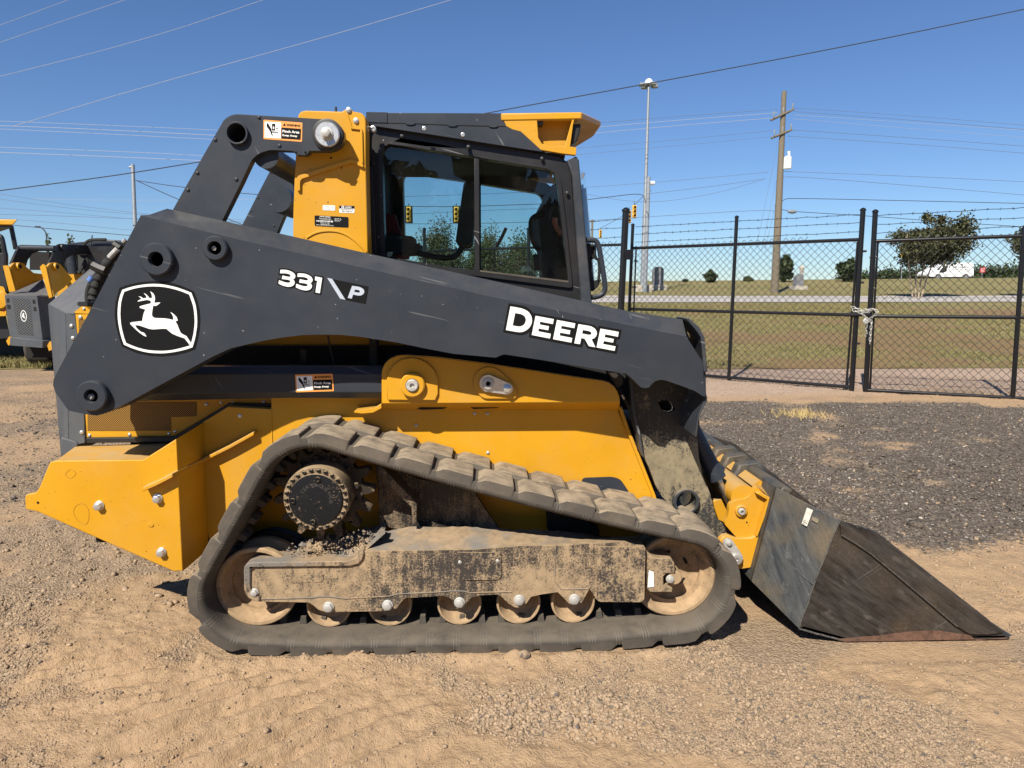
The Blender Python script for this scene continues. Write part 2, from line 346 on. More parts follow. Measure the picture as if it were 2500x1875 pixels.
# ================================================================= THE TRACKED LOADER
LD = thing('track_loader', 'large yellow and grey tracked loader with cab and lowered bucket on the dirt', 'track loader', (0, MIDY, 0))
def part(name, geo, mat, parent=LD, **k): return mk(name, geo, M[mat] if isinstance(mat, str) else mat, parent, **k)
_bolts = {}
def bolt(px, Y, rpx, parent, kind='hex', mat='zinc', h=.85, name='bolt'):
    key = (kind, mat, h)
    if key not in _bolts:
        if kind == 'hex': g = join(lathe(0, 0, [(1, 0), (1, -.22), (.86, -.3), (0.0, -.3)], 20), lathe(0, 0, [(.80, -.28), (.80, -h + .08), (.66, -h), (0, -h)], 6))
        elif kind == 'dome': g = lathe(0, 0, [(1, 0), (.94, -.3), (.75, -.52), (.4, -.66), (0, -.7)], 18)
        else: g = lathe(0, 0, [(1, 0), (1, -h), (.86, -h - .08), (.48, -h - .08), (.42, -h + .25), (0, -h + .25)], 18)
        o = mk(name, g, M[mat]); _bolts[key] = o.data; bpy.data.objects.remove(o)
    c = W(px, Y); o = bpy.data.objects.new(name, _bolts[key]); COL.objects.link(o); o.parent = parent
    o.location = c - offs(parent); s = scl(rpx, Y); o.scale = (s, s, s); return o
def boss(px, Y0, Y1, rpx, hole, parent, mat='grey', name='pin_boss', bolted=True, filled='dark'):
    """ring of metal round a bore, standing out from Y1 to Y0"""
    c = W(px, Y0); r = scl(rpx, Y0); h = scl(hole, Y0)
    o = part(name, lathe(c.x, c.z, [(r * 1.0, Y1), (r, Y0 + .006), (r - .005, Y0), (h + .002, Y0), (h, Y0 + .003), (h, Y1 + .02), (0, Y1 + .02)], 40), mat, parent)
    if bolted: bolt((px[0] + hole * .08, px[1] + hole * .05), Y0 + .035, hole * .5, o, 'hex', 'zincd', 1.0)
    return o, c, r
# ---------------------------------------------------------------- loader arm
AY = .10
face = S('A', '845,800') + S('S', '390,538 600,588.6 900,657 1200,724.6 1540,795 1676,822') + S('X', '1190,30 1195,200 1222,440 1190,440 1090,375 925,312 760,255 680,235 610,250 560,290 525,330 480,340 425,330 320,225 240,160 130,145') + \
    S('H', '1480,235 1175,188 1150,196 1130,206 900,185 750,157 600,125') + S('N', '2212,1490 1900,1440 1500,1400 1150,1395 800,1405 400,1450 0,1520') + S('S', '564,850') + \
    S('D', '1330,50 1080,185 805,335 660,405 605,420 530,412 425,388 345,275 330,230 335,190')
back = list(face); topb = S('S', '390.6,505 600,550.7 901,619 1200,684 1540,760.7 1676,781')
for i in range(6): back[1 + i] = topb[i]
back[0] = S('A', '848,788')[0]
fl = xz(face, AY); bl = xz(back, AY)
ARM = part('loader_arm', loft([(fl, AY), (bl, AY + .065), (bl, AY + .165)]), 'grey', bevel=.004)
part('loader_arm', loft([(fl, AY), (bl, AY + .065), (bl, AY + .165)]), 'grey', mirror=True, bevel=.004)
boss(S('P', '336,560')[0], AY - .032, AY, 38, 17, ARM, bolted=False)
boss(S('P', '463,536')[0], AY - .028, AY, 29, 15.5, ARM)
boss(S('P', '196,856')[0], AY - .034, AY, 37, 16, ARM)
# front end flange and the lower leg of the arm
part('end_flange', prism(XZ('X', '1205,-20 1240,-10 1246,420 1262,465 1250,520 1165,690 1140,850 1130,950 1112,950 1120,850 1145,690 1225,500 1232,460 1222,420', AY), AY + .02, .42), 'greyd', ARM, bevel=.003)
part('end_flange', prism(XZ('C', '808,1068 818,1064 862,1105 884,1145 897,1290 882,1290 868,1145 850,1118', AY), AY - .004, .27), 'greyd', ARM, bevel=.003)
legp = S('X', '300,190 316,420 345,640 400,900 432,1110 470,1200') + S('F', '1110,490 1150,600 1190,670 1300,800 1450,900 1560,1000 1600,990 1665,935 1530,800 1490,650 1442,530 1420,420 1412,300 1425,200') + S('X', '1100,500 1190,330 1190,180')
hol = S('X', '640,515 690,488 760,490 815,530 848,585 840,630 790,650 720,632 675,590')
bore = W(S('F', '1340,700')[0], .36); br = scl(65 / 2.5525, .36)
circ = lambda cx, cz, r, n=28: [(cx + r * cos(2 * pi * i / n), cz + r * sin(2 * pi * i / n)) for i in range(n)]
LEG = part('arm_leg', prism([xz(legp, .38), xz(hol, .38), circ(bore.x, bore.z, br)], .38, .43), 'leg', ARM, bevel=.004)
part('arm_leg', prism([xz(legp, .38)], .38, .43), 'leg', mirror=True); part('leg_hole_dark_plug', prism([xz(hol, .38)], .436, .45), 'dark', LEG)  # near-black plug added behind the hole, the dark inside painted on
part('leg_side_flange', prism(XZ('X', '282,190 320,190 338,420 366,640 420,900 450,1110 470,1190 452,1190 420,1110 388,900 330,640 300,420', .34), .34, .43), 'greyd', ARM, bevel=.003)
part('pin_bore', ringy(bore.x, bore.z, scl(84 / 2.5525, .36), br, .35, .445, 40), 'legclean', ARM, bevel=.003)
part('arm_cross_member', prism(circ(bore.x - .12, bore.z + .28, .085, 20), .45, 2 * MIDY - .45), 'grey', LD)
# scuffed lower lip of the leg, inner work light by the leg
part('work_light', join(prism(XZ('X', '10,130 130,140 225,205 215,290 160,340 110,335 40,210', .36), .36, .42)), 'blackm', bevel=.006)
part('lamp_lens', flat(XZ('X', '30,150 125,152 150,185 120,215 75,205', .355), .355), 'lens')
part('hydraulic_hose', tube(smooth_path([W(p, .40) for p in S('X', '170,360 195,420 240,490 290,560 320,700 380,900 410,1100')]), .012, 8), 'hose')
part('hose_fitting', tube([W(p, .385) for p in S('X', '190,420 225,470')], .007, 8), 'zinc')
# lettering and emblem on the arm
D1, D2 = AY - .0016, AY - .0026
em = part('emblem', flat(XZ('M', '330,180 480,125 700,75 980,48 1250,65 1500,130 1760,245 1820,400 1870,600 1885,800 1870,1000 1830,1200 1785,1365 1600,1430 1350,1480 1130,1500 900,1485 650,1430 375,1310 310,1100 260,900 235,680 255,450', D1), D1), 'decalblack', ARM)
ro = XZ('M', '382,218 490,180 600,150 700,130 800,115 890,106 980,102 1090,106 1200,118 1320,142 1450,175 1580,220 1715,275 1770,420 1800,520 1815,620 1825,730 1828,840 1824,930 1810,1020 1798,1100 1780,1180 1738,1325 1620,1365 1500,1395 1400,1415 1300,1430 1210,1440 1130,1443 1010,1440 900,1430 790,1410 680,1380 550,1335 415,1275 380,1180 350,1080 328,980 310,880 298,780 293,680 298,560 310,450 340,330', D2)
ri = XZ('M', '422,255 510,224 600,197 700,176 800,162 890,154 980,152 1090,155 1200,166 1310,187 1430,217 1550,258 1675,310 1725,450 1750,530 1765,620 1776,730 1780,830 1775,920 1765,1000 1757,1060 1745,1110 1712,1248 1690,1290 1600,1318 1500,1345 1400,1368 1300,1385 1210,1393 1130,1395 1010,1392 900,1382 790,1362 680,1332 570,1292 458,1243 425,1160 400,1070 378,980 360,880 350,780 345,680 350,560 362,450 390,340', D2)
part('emblem_ring', flat([ro, ri], D2), 'white', em)
part('emblem_deer', flat(XZ('M', '922,247 958,268 985,290 1002,325 1012,360 1014,410 1000,467 1120,460 1110,470 1090,490 1035,528 980,522 962,620 955,690 960,718 975,740 1000,755 1030,762 1200,768 1290,780 1365,800 1366,765 1362,730 1340,685 1308,643 1345,664 1380,690 1430,740 1455,808 1410,828 1450,900 1480,980 1496,1020 1515,1050 1560,1080 1620,1110 1716,1252 1692,1292 1585,1155 1440,1105 1340,1060 1285,1015 1240,972 1150,968 1000,980 950,978 900,970 800,935 710,905 630,897 655,945 690,985 740,1025 800,1045 818,1065 850,1115 840,1120 790,1098 720,1050 620,960 540,880 533,855 570,843 620,835 768,820 772,780 780,740 800,660 828,598 770,580 725,568 715,540 770,520 930,480 938,450 920,425 860,412 760,430 680,447 690,425 750,395 740,375 695,342 740,350 765,363 785,383 850,370 850,352 840,330 795,280 825,292 850,310 880,340 905,375 950,382 957,355 950,310', D2 - .0004), D2 - .0004), 'white', em)
dk = part('lettering_panel', flat(XZ('O', '270,132 430,158 510,173 570,198 620,235 655,285 1040,355 1600,470 1650,492 1690,530 1705,490 2065,555 2038,702 1985,705 1975,785 2015,790 1985,935 1520,845 1462,735 1435,832 596,672 605,580 540,622 490,635 440,637 185,590', D1), D1), 'decalblack', ARM)
for nm, lp in (('letter', ['300,182 390,197 470,212 520,230 560,250 592,275 615,305 632,338 640,370 644,405 640,440 630,470 615,500 590,530 560,555 532,573 500,585 470,591 440,592 400,588 228,558', '375,288 450,300 482,310 510,325 528,343 540,365 546,388 545,410 538,436 525,460 510,476 490,490 466,499 440,502 410,500 335,486']),
               ('letter', ['700,332 990,385 975,462 772,424 765,470 912,498 900,560 750,533 742,578 942,618 928,692 638,636']),
               ('letter', ['1040,398 1330,452 1316,528 1113,490 1105,536 1252,564 1240,626 1090,598 1083,645 1282,684 1268,757 978,702']),
               ('letter', ['1380,464 1540,490 1580,500 1612,514 1640,535 1660,560 1672,590 1673,616 1668,640 1656,662 1640,680 1618,694 1590,705 1650,832 1545,812 1480,695 1425,685 1405,782 1315,768', '1450,556 1540,572 1568,582 1585,597 1588,612 1580,627 1560,634 1530,632 1440,615']),
               ('letter', ['1730,535 2020,588 2008,664 1805,625 1796,672 1942,700 1930,757 1783,732 1773,780 1970,818 1955,888 1668,834'])):
    part(nm, flat([XZ('O', s, D2) for s in lp], D2), 'white', dk)
nk = part('lettering_panel', flat(XZ('N', '330,120 395,116 460,120 525,132 580,152 622,178 650,207 665,190 720,187 780,191 845,203 900,222 948,252 985,292 1003,242 1192,282 1137,632 998,605 1030,390 985,385 988,430 982,480 968,515 945,545 915,562 880,571 840,573 800,566 620,493 580,500 540,502 490,497 440,485 287,428 300,308 350,328 375,255 312,240', D1), D1), 'decalblack', ARM)
three = '352,148 410,146 470,150 520,163 570,185 602,206 625,230 636,250 640,270 638,288 630,305 615,322 595,335 613,353 625,375 628,395 622,415 610,437 590,455 562,468 530,475 500,476 470,472 395,452 315,415 325,348 400,375 440,388 480,395 508,397 530,392 545,378 543,362 520,345 490,338 380,325 392,258 490,280 518,284 538,281 550,268 545,248 530,236 510,228 475,219 440,215 345,213'
for dx, dy in ((0, 0), (334, 70)):
    part('numeral', flat(xz([(p[0] + dx / 7.9, p[1] + dy / 7.9) for p in S('N', three)], D2), D2), 'white', nk)
part('numeral', flat(XZ('N', '1022,275 1158,303 1112,600 1028,583 1062,358 1018,350', D2), D2), 'white', nk)
pk = part('lettering_panel', flat(XZ('N', '1362,327 2052,470 1995,803 1610,728', D1), D1), 'decalblack', ARM)
part('slash_mark', flat(XZ('N', '1255,303 1350,323 1607,727 1505,705', D1), D1), 'silver', pk)
part('letter', flat([XZ('N', '1735,455 1840,471 1880,480 1916,496 1945,515 1963,537 1970,560 1968,586 1955,610 1936,627 1910,640 1882,645 1850,645 1755,625 1727,705 1650,688', D2), XZ('N', '1790,528 1860,540 1880,550 1888,563 1880,580 1855,588 1775,572', D2)], D2), 'silver', pk)
# ---------------------------------------------------------------- rear link (upper) and cross tube
RY = .165
link = S('A', '1000,840 1040,760 1200,475 1340,232 1358,215 1380,202 1410,194 1440,193 1780,213 1960,225 2005,236 2040,262 2062,298 2065,335 2055,368 2035,392 2005,408 1970,415 1855,415 1850,430 1830,440 1775,436 1760,415 1640,410 1610,412 1580,420 1552,432 1530,450 1512,470 1498,497 1450,600 1335,832 1290,920')
lh = W(S('A', '1428,312')[0], RY); lhr = scl(52 / 2.4578, RY)
for mir in (False,):
    RL = part('rear_link', prism([xz(link, RY), circ(lh.x, lh.z, lhr)], RY, RY + .045), 'grey', LD, bevel=.003, mirror=mir)
    if not mir:
        part('pin_bore', ringy(lh.x, lh.z, scl(63 / 2.4578, RY), lhr, RY - .02, RY + .10, 36), 'grey', RL, bevel=.002)
        q = W(S('A', '1968,318')[0], RY); r = scl(86 / 2.4578, RY)
        w = part('pin_washer', lathe(q.x, q.z, [(r, RY), (r, RY - .012), (r * .88, RY - .014), (0, RY - .014)], 40), 'blackm', RL)
        q2 = W(S('A', '1966,316')[0], RY - .02)
        w2 = part('pin_cap', lathe(q2.x, q2.z, [(r * .80, RY - .01), (r * .80, RY - .026), (r * .74, RY - .03), (0, RY - .03)], 40), 'zinc', RL)
        bolt(S('A', '1962,312')[0], RY - .03, 14, w2, 'hex', 'zincd', 1.5)
        for s, k in (('1555,213', 11), ('1292,347', 11), ('1185,546', 11), ('1418,584', 12), ('1128,648', 11), ('1677,383', 11)): bolt(S('A', s)[0], RY, k / 2.4578, RL, 'dome', 'grey')
        for s in ('1774,421', '1832,421'): bolt(S('A', s)[0], RY - .0004, 7 / 2.4578, RL, 'dome', 'dark')
part('bore_plug', prism(circ(lh.x, lh.z, lhr + .004), RY + .085, RY + .098), 'dark')
fl_ = S('K', '1440,-20 1462,40 1150,640 880,1170 840,1290 1560,1330 1750,880 1868,600 1875,440 1740,210 1600,20 1520,-40')
FLK = part('rear_link', prism(xz(fl_, 1.45), 1.45, 1.50), 'grey', LD, bevel=.003)
for s in ('1450,170', '1186,655', '1055,905', '1490,1195'): bolt(S('K', s)[0], 1.45, 2.4, FLK, 'dome', 'grey')
tb = W(S('A', '1600,446')[0], RY + .04)
part('cross_tube', tube([(tb.x, RY + .03, tb.z), (tb.x, 1.46, tb.z)], .052, 20), 'grey')
tb2 = W(S('K', '1850,790')[0], 1.40); part('cross_tube', tube([(tb2.x, 1.10, tb2.z), (tb2.x, 1.45, tb2.z)], .075, 20), 'grey')
# ---------------------------------------------------------------- yellow upright post
PY = .25
PO = part('upright_post', prism(XZ('B', '312,215 318,192 332,178 360,171 575,178 596,166 604,156 620,152 634,160 640,176 690,185 706,196 716,214 720,240 720,480 728,800 736,1075 285,980 283,900 285,780 293,560 300,440 304,300', PY), PY, PY + .10), 'yellow', LD, bevel=.004)
part('upright_post', prism(XZ('B', '332,215 340,178 360,171 690,185 716,214 720,480 736,1075 285,980 285,780 300,440', PY), PY, PY + .10), 'yellow', LD, mirror=True)
part('pressed_rib', prism(round_loop(XZ('B', '308,652 308,582 322,564 632,467 652,470 708,494 706,516 650,490 634,490 340,584 330,600 330,656', PY), .006), PY - .014, PY), 'yellow', PO, bevel=.003)
part('pressed_rib', prism(XZ('B', '688,290 702,290 708,490 694,490', PY), PY - .010, PY), 'yellow', PO, bevel=.003)
part('pressed_rib', prism(XZ('B', '602,192 612,192 640,275 700,284 700,292 632,284', PY), PY - .008, PY), 'yellow', PO, bevel=.002)
arc = S('B', '365,935 420,902 500,890 580,902 650,945 700,995 722,1024'); part('weld_bead', tube(smooth_path([W(p, PY) for p in arc]), .006, 6), 'yellow', PO)
bolt(S('B', '618,170')[0], PY, 6.5, PO); bolt(S('B', '662,234')[0], PY, 6.5, PO); bolt(S('B', '511,456')[0], PY - .0004, 2.4, PO, 'dome', 'dark')
part('antenna_stub', tube([W(p, PY + .05) for p in S('B', '541,178 541,150')], .005, 6), 'blackm', PO)
# tags on the post
TY = PY - .0012
t1 = part('tag', flat(round_loop(XZ('T', '662,288 1080,300 1078,472 665,458', TY), .004), TY), 'white', PO)
part('lettering', text_on('CARMEN SALES', S('T', '695,360')[0], S('T', '1050,366')[0], S('T', '695,326')[0], TY - .0006), 'decalblack', t1)
part('lettering', text_on('NMNJ', S('T', '820,436')[0], S('T', '930,440')[0], S('T', '820,406')[0], TY - .0006, .02), 'decalblack', t1)
t2 = part('tag', flat(round_loop(XZ('T', '1218,302 1730,308 1730,552 1222,545', TY), .004), TY), 'white', PO)
part('tag_band', flat(XZ('T', '1220,304 1728,310 1728,408 1220,400', TY - .0004), TY - .0004), 'decalblack', t2)
part('lettering', text_on('7019977', S('T', '1295,524')[0], S('T', '1665,530')[0], S('T', '1295,486')[0], TY - .0008, .02), 'decalblack', t2)
part('lettering', text_on('EQUIPMENT', S('T', '1410,388')[0], S('T', '1640,392')[0], S('T', '1410,330')[0], TY - .0008, .02), 'white', t2)
q = W(S('T', '1340,354')[0], TY); part('emblem_ring', [(a, TY - .0008, b) for a, b in []] and None or flat([circ(q.x, q.z, scl(3.0, TY), 14), circ(q.x, q.z, scl(1.6, TY), 14)], TY - .0008), 'white', t2)
bars = [flat(XZ('T', f'{x},424 {x+w},424 {x+w},464 {x},464', TY - .0008), TY - .0008) for x, w in ((1280, 12), (1310, 24), (1350, 12), (1375, 24), (1420, 12), (1445, 20), (1480, 10), (1505, 24), (1550, 12), (1580, 22), (1625, 12), (1655, 22))]
part('barcode', join(*bars), 'decalblack', t2)
t3 = part('serial_plate', flat(round_loop(XZ('T', '385,632 1530,690 1533,1048 392,990', TY), .006), TY), 'decalblack', PO)
part('lettering', text_on('JOHN DEERE', S('T', '555,696')[0], S('T', '920,716')[0], S('T', '557,656')[0], TY - .0008, .03), 'white', t3)
for s in ('Product Identification Number|540,745|940,762|541,716', '*1T0331PAVRF*|560,775|960,795|561,752', 'MADE IN USA|580,896|890,910|581,868', 'ASSEMBLED IN USA|590,944|890,958|591,915', 'DEERE & COMPANY MOLINE, ILLINOIS, USA|440,968|1035,998|441,938',
          'Operating Cap.|1060,756|1280,762|1061,722', 'Rated Power kW|1060,800|1290,806|1061,766', 'Weight kg|1060,842|1240,848|1061,810'):
    tx, a, b, c = s.split('|'); part('lettering', text_on(tx, S('T', a)[0], S('T', b)[0], S('T', c)[0], TY - .0008), 'white', t3)
part('barcode', join(*[flat(XZ('T', f'{x},{790+(x-450)*.05} {x+w},{790+(x+w-450)*.05} {x+w},{842+(x+w-450)*.05} {x},{842+(x-450)*.05}', TY - .0008), TY - .0008) for x, w in [(450 + i * 19, random.choice((7, 10, 14))) for i in range(30)]]), 'white', t3)
# ---------------------------------------------------------------- warning stickers
def sticker(quad, Y, parent):
    P0, P1, P2, P3 = quad                                    # tl tr br bl in photo pixels
    def uv(u, v):
        a = [P0[i] + (P1[i] - P0[i]) * u for i in (0, 1)]; b = [P3[i] + (P2[i] - P3[i]) * u for i in (0, 1)]
        return (a[0] + (b[0] - a[0]) * v, a[1] + (b[1] - a[1]) * v)
    def wv(s):                                               # W-crop reading -> photo pixel on this sticker
        out = []
        for t in s.split():
            x, y = map(float, t.split(',')); u = (x - 320) / 1310; top = 168 + u * 100; v = (y - top) / 650; out.append(uv(u, v))
        return out
    g = lambda s, d: flat(xz(wv(s), Y - d), Y - d)
    st = part('warning_sticker', flat(round_loop(xz([uv(0, 0), uv(1, 0), uv(1, 1), uv(0, 1)], Y - .0012), .004), Y - .0012), 'orange', parent)
    part('pictogram_panel', g('362,233 915,268 912,800 360,768', .0018), 'white', st)
    part('text_panel', g('928,430 1590,478 1582,852 925,805', .0018), 'decalblack', st)
    part('hand_pictogram', g('430,290 475,290 585,470 597,560 740,572 780,590 845,600 800,618 745,607 612,597 635,700 620,722 600,700 545,560 430,400', .0024), 'decalblack', st)
    part('hand_pictogram', join(g('740,470 820,430 835,442 760,492', .0024), g('760,512 820,538 830,556 770,536', .0024)), 'decalblack', st)
    part('block_pictogram', g('610,300 720,305 715,535 605,530', .0024), 'decalblack', st)
    part('arrow_pictogram', g('645,395 675,397 680,435 700,440 660,492 625,435 645,432', .003), 'white', st)
    part('alert_triangle', g('1030,280 1075,374 975,368', .0024), 'decalblack', st)
    for tx, a, b, c, mt, bd in (('WARNING', '1088,380', '1555,412', '1090,300', 'decalblack', .02), ('Pinch Area', '965,598', '1535,640', '966,510', 'white', .03), ('Keep Away', '965,740', '1470,776', '966,655', 'white', .03)):
        part('lettering', text_on(tx, wv(a)[0], wv(b)[0], wv(c)[0], Y - .0026, bd), mt, st)
sticker(S('W', '320,168 1635,268 1620,915 318,820'), RY, RL if False else [o for o in LD.children if o.name.startswith('rear_link')][0])
# ---------------------------------------------------------------- cab
CY = .46
cab_out = XZ('B', '722,235 735,255 1000,298 1340,350 1760,425 1890,452 1930,480 1955,560 2012,1330 2012,1420 735,1120', CY)
hole = XZ('U', '135,520 142,470 160,432 200,412 300,424 1030,532 1090,545 1740,652 1780,668 1810,695 1826,740', CY) + XZ('V', '1440,120 1510,700 1588,1425 400,1275 0,1232', CY) + XZ('B', '838,1046 828,700', CY)
for mir in (False, CMID):
    CF = part('cab_frame', prism([cab_out, hole], CY, CY + .05), 'black', LD, bevel=.004, mirror=mir)
    ctr = np.mean(np.array(hole), 0); big = [(ctr[0] + (a - ctr[0]) * 1.045 , ctr[1] + (b - ctr[1]) * 1.075) for a, b in hole]
    sec = hole
    part('window_trim', prism([round_loop(big, .02), sec], CY - .014, CY), 'black', CF, bevel=.004, mirror=mir)
    part('window_bar', prism(XZ('U', '1030,520 1080,530 1084,1650 1032,1640', CY), CY - .008, CY + .02), 'black', CF, bevel=.003, mirror=mir)
    part('side_window', prism(XZ('U', '136,440 200,408 1034,530 1034,1640', CY + .02) + XZ('B', '838,1050', CY + .02), CY + .020, CY + .025), 'glass', CF, smooth=False, mirror=mir)
    part('side_window', prism(XZ('U', '1076,540 1750,652 1830,740', CY + .03) + XZ('V', '1590,1430 400,1278', CY + .03), CY + .030, CY + .035), 'glass', CF, smooth=False, mirror=mir)
    part('window_sill', prism(XZ('V', '400,1270 1585,1412 1588,1440 400,1292', CY), CY - .016, CY + .02), 'greyd' if mir else M['lug'], CF, mirror=mir)
    part('cab_pillar', prism(XZ('B', '1925,470 1985,445 2000,470 2085,1400 2015,1400 1958,560', CY - .02), CY - .02, CY + .09), 'greyd', LD, bevel=.006, mirror=mir)
    RP = part('roof_panel', prism(XZ('U', '0,100 1290,106 1362,240 1500,290 1700,480 1640,474 1350,430 980,372 500,298 60,232 0,205', CY - .03), CY - .03, CY + .04), 'grey', LD, bevel=.004, mirror=mir)
    RP2 = part('roof_panel', prism(XZ('B', '722,180 850,182 850,246 740,243 728,262 724,300 734,500 722,500', CY - .033), CY - .034, CY + .037), 'grey', LD, bevel=.004, mirror=mir)
    if mir: continue
    part('panel_seam', tube([W(p, CY - .03) for p in S('B', '735,243 1000,250 1250,260 1560,267')], .0022, 5), 'black', RP)
    for s in ('988,248', '1240,258', '1485,263'):
        q = W(S('B', s)[0], CY - .03); part('weld_pad', ([(q.x + .022 * cos(a) , CY - .03 - (.006 if k else 0), q.z + .008 * sin(a)) for k in (0, 1) for a in [2 * pi * i / 14 for i in range(14)]], [(i, (i + 1) % 14, 14 + (i + 1) % 14, 14 + i) for i in range(14)] + [tuple(range(14, 28))]), 'grey', RP)
    for s, k in (('545,262', 19), ('921,323', 19), ('53,272', 28)): bolt(S('U', s)[0], CY - .065, k / 3.998, RP, 'socket', 'zinc', 2.0 if k < 25 else 2.4)
    for s in ('327,330', '975,437', '1694,551', '1940,887', '43,597'): bolt(S('U', s)[0], CY - .012, 19 / 3.998, CF, 'hex', 'blackm', .8)
    part('door_seal', prism(XZ('B', '722,505 762,508 790,1090 735,1090', CY - .01), CY - .02, CY), 'blackm', CF, bevel=.003)
roofz = W(S('U', '700,108')[0], CY).z
part('cab_roof', prism([(xz(S('U', '0,104'), CY)[0][0], CY - .02), (xz(S('U', '1700,104'), CY)[0][0], CY - .02), (xz(S('U', '1700,104'), CY)[0][0], 2 * CMID - CY + .02), (xz(S('U', '0,104'), CY)[0][0], 2 * CMID - CY + .02)], roofz - .05, roofz - .012, axis='z'), 'grey', bevel=.004)
xr = W(S('B', '770,600')[0], CY).x; xf = W(S('B', '2020,900')[0], CY).x
part('cab_rear_wall', prism([(CY + .05, .9), (2 * CMID - CY - .05, .9), (2 * CMID - CY - .05, roofz - .05), (CY + .05, roofz - .05)], xr - .05, xr - .02, axis='x'), 'interior')
part('headliner', prism([(xr, CY + .05), (xf - .1, CY + .05), (xf - .1, 2 * CMID - CY - .05), (xr, 2 * CMID - CY - .05)], roofz - .16, roofz - .055, axis='z'), 'interior')
# yellow visor
VY = CY - .035
vis = [xz(S('B', s), VY)[0] for s in ('1532,188', '1720,182', '2015,184')]
vz = vis[0][1]
tipc = W(S('B', '2130,250')[0], VY + .34)
plan = [(vis[0][0], VY), (vis[2][0], VY), (tipc.x, VY + .34), (tipc.x, 2 * CMID - VY - .34), (vis[2][0], 2 * CMID - VY), (vis[0][0], 2 * CMID - VY)]
zl = W(S('B', '1560,232')[0], VY).z
def brow():
    V, Fc = [], []; n = len(plan); tops = [vz, vis[2][1] + .002, tipc.z + .012, tipc.z + .012, vis[2][1] + .002, vz]; bots = [zl, W(S('B', '1975,222')[0], VY).z, tipc.z - .012, tipc.z - .012, W(S('B', '1975,222')[0], VY).z, zl]
    V = [(x, y, t) for (x, y), t in zip(plan, tops)] + [(x, y, b) for (x, y), b in zip(plan, bots)]
    Fc = [(0, 1, 2), (0, 2, 3), (0, 3, 5), (3, 4, 5), (6, 8, 7), (6, 9, 8), (6, 11, 9), (9, 11, 10)] + [(i, (i + 1) % n, n + (i + 1) % n, n + i) for i in range(n)]
    return V, Fc
RV = part('roof_visor', brow(), 'yellow', bevel=.005)
for mir in (False, CMID):
    sd = part('visor_side', prism([XZ('B', '1536,200 1560,225 1975,212 1965,250 1946,388 1985,393 1981,440 1900,430 1770,408 1650,298 1600,285 1562,264', VY + .004), XZ('B', '1748,232 1958,228 1915,386 1810,384 1775,368 1755,335', VY + .004)], VY + .004, VY + .03), 'yellow', RV, bevel=.004, mirror=mir)
    part('visor_recess', prism(XZ('B', '1735,222 1968,218 1950,392 1800,390 1745,350', VY + .07), VY + .07, VY + .09), 'yellow', RV, mirror=mir)
    q0, q1 = XZ('B', '1748,232 1755,335', VY), XZ('B', '1958,228 1915,386', VY)
    part('head_lamp', prism(XZ('B', '1962,252 2012,250 2006,300 1990,350 1946,388', VY + .03), VY + .03, VY + .26), 'blackm', RV, bevel=.006, mirror=mir)
    part('recess_wall', ([(q0[0][0], VY + .01, q0[0][1]), (q0[1][0], VY + .01, q0[1][1]), (q0[1][0] + .01, VY + .075, q0[1][1]), (q0[0][0] + .01, VY + .075, q0[0][1])], [(0, 1, 2, 3)]), 'yellow', RV, mirror=mir)
# windshield, bulging between the front pillars
n = 10; ra, rb = W(S('V', '1735,-120')[0], CY), W(S('V', '1880,1500')[0], CY)
V, Fc = [], []
for i in range(n + 1):
    t = i / n; y = CY + .03 + t * (2 * CMID - 2 * CY - .06); bul = .075 * (1 - (2 * t - 1) ** 4) ** .8
    V += [(ra.x + bul - .012, y, ra.z), (rb.x + bul - .012, y, rb.z)]
Fc = [(2 * i, 2 * i + 1, 2 * i + 3, 2 * i + 2) for i in range(n)]
part('windshield', (V, Fc), 'glass2')
# hand rail and mirror bracket by the pillar
part('hand_rail', tube(smooth_path([W(p, CY + .02) for p in S('V', '1800,872 1890,858 1960,868 2000,930 2030,1100 2090,1480 2078,1570 2010,1625 1890,1640')], 3), .0125, 10), 'grey')
part('hand_rail', tube(smooth_path([W(p, CY + .05) for p in S('V', '1945,950 1950,1110 2005,1130 2010,1300 1995,1410 2030,1400')], 2), .007, 8), 'blackm')
part('door_hinge_block', join(prism(XZ('V', '1826,912 1870,905 1945,945 1950,1112 1905,1130 1912,1300 1930,1410 2028,1395 2000,1485 1925,1555 1885,1550 1855,1250', CY + .06), CY + .06, CY + .14)), 'blackm', bevel=.004)
# inside the cab
part('seat_back', prism(round_loop(XZ('U', '935,790 1040,800 1046,1000 1010,1400 850,1400 884,1150 922,880', .8), .03), .72, 1.06), 'interior', bevel=.015)
part('seat_base', box((xr + .25, .68, 1.05), (xr + .75, 1.22, 1.22)), 'interior', bevel=.03)
part('arm_rest_tube', tube(smooth_path([W(p, .66) for p in S('U', '430,1452 520,1485 700,1516 800,1522 870,1485 920,1405')]), .0145, 10), 'black')
part('side_console', prism(XZ('U', '160,1285 452,1318 452,1382 515,1386 510,1460 470,1490 180,1510', .70), .62, .8), 'interior', bevel=.008)
part('red_panel', prism(XZ('U', '163,1088 258,1095 322,1300 175,1288', .85), .85, .87), 'red')
part('red_panel', prism(XZ('U', '270,1488 400,1500 392,1535 285,1520', .62), .62, .63), 'red')
part('grab_bar', tube(smooth_path([W(p, .62) for p in S('V', '1470,362 1400,375 1330,440 1305,560 1325,720 1370,850 1440,910 1520,925')], 3), .0135, 10), 'black')
part('grab_bar', tube(smooth_path([W(p, .95) for p in S('V', '1290,505 1180,530 1105,570 1085,650 1105,820 1150,950 1210,1000')], 3), .016, 10), 'black')
part('front_console', prism(round_loop(XZ('V', '1150,520 1270,280 1390,240 1410,900 1470,960 1620,1480 1240,1430 1200,1010', 1.1), .02), .95, 1.3), 'interior', bevel=.01)
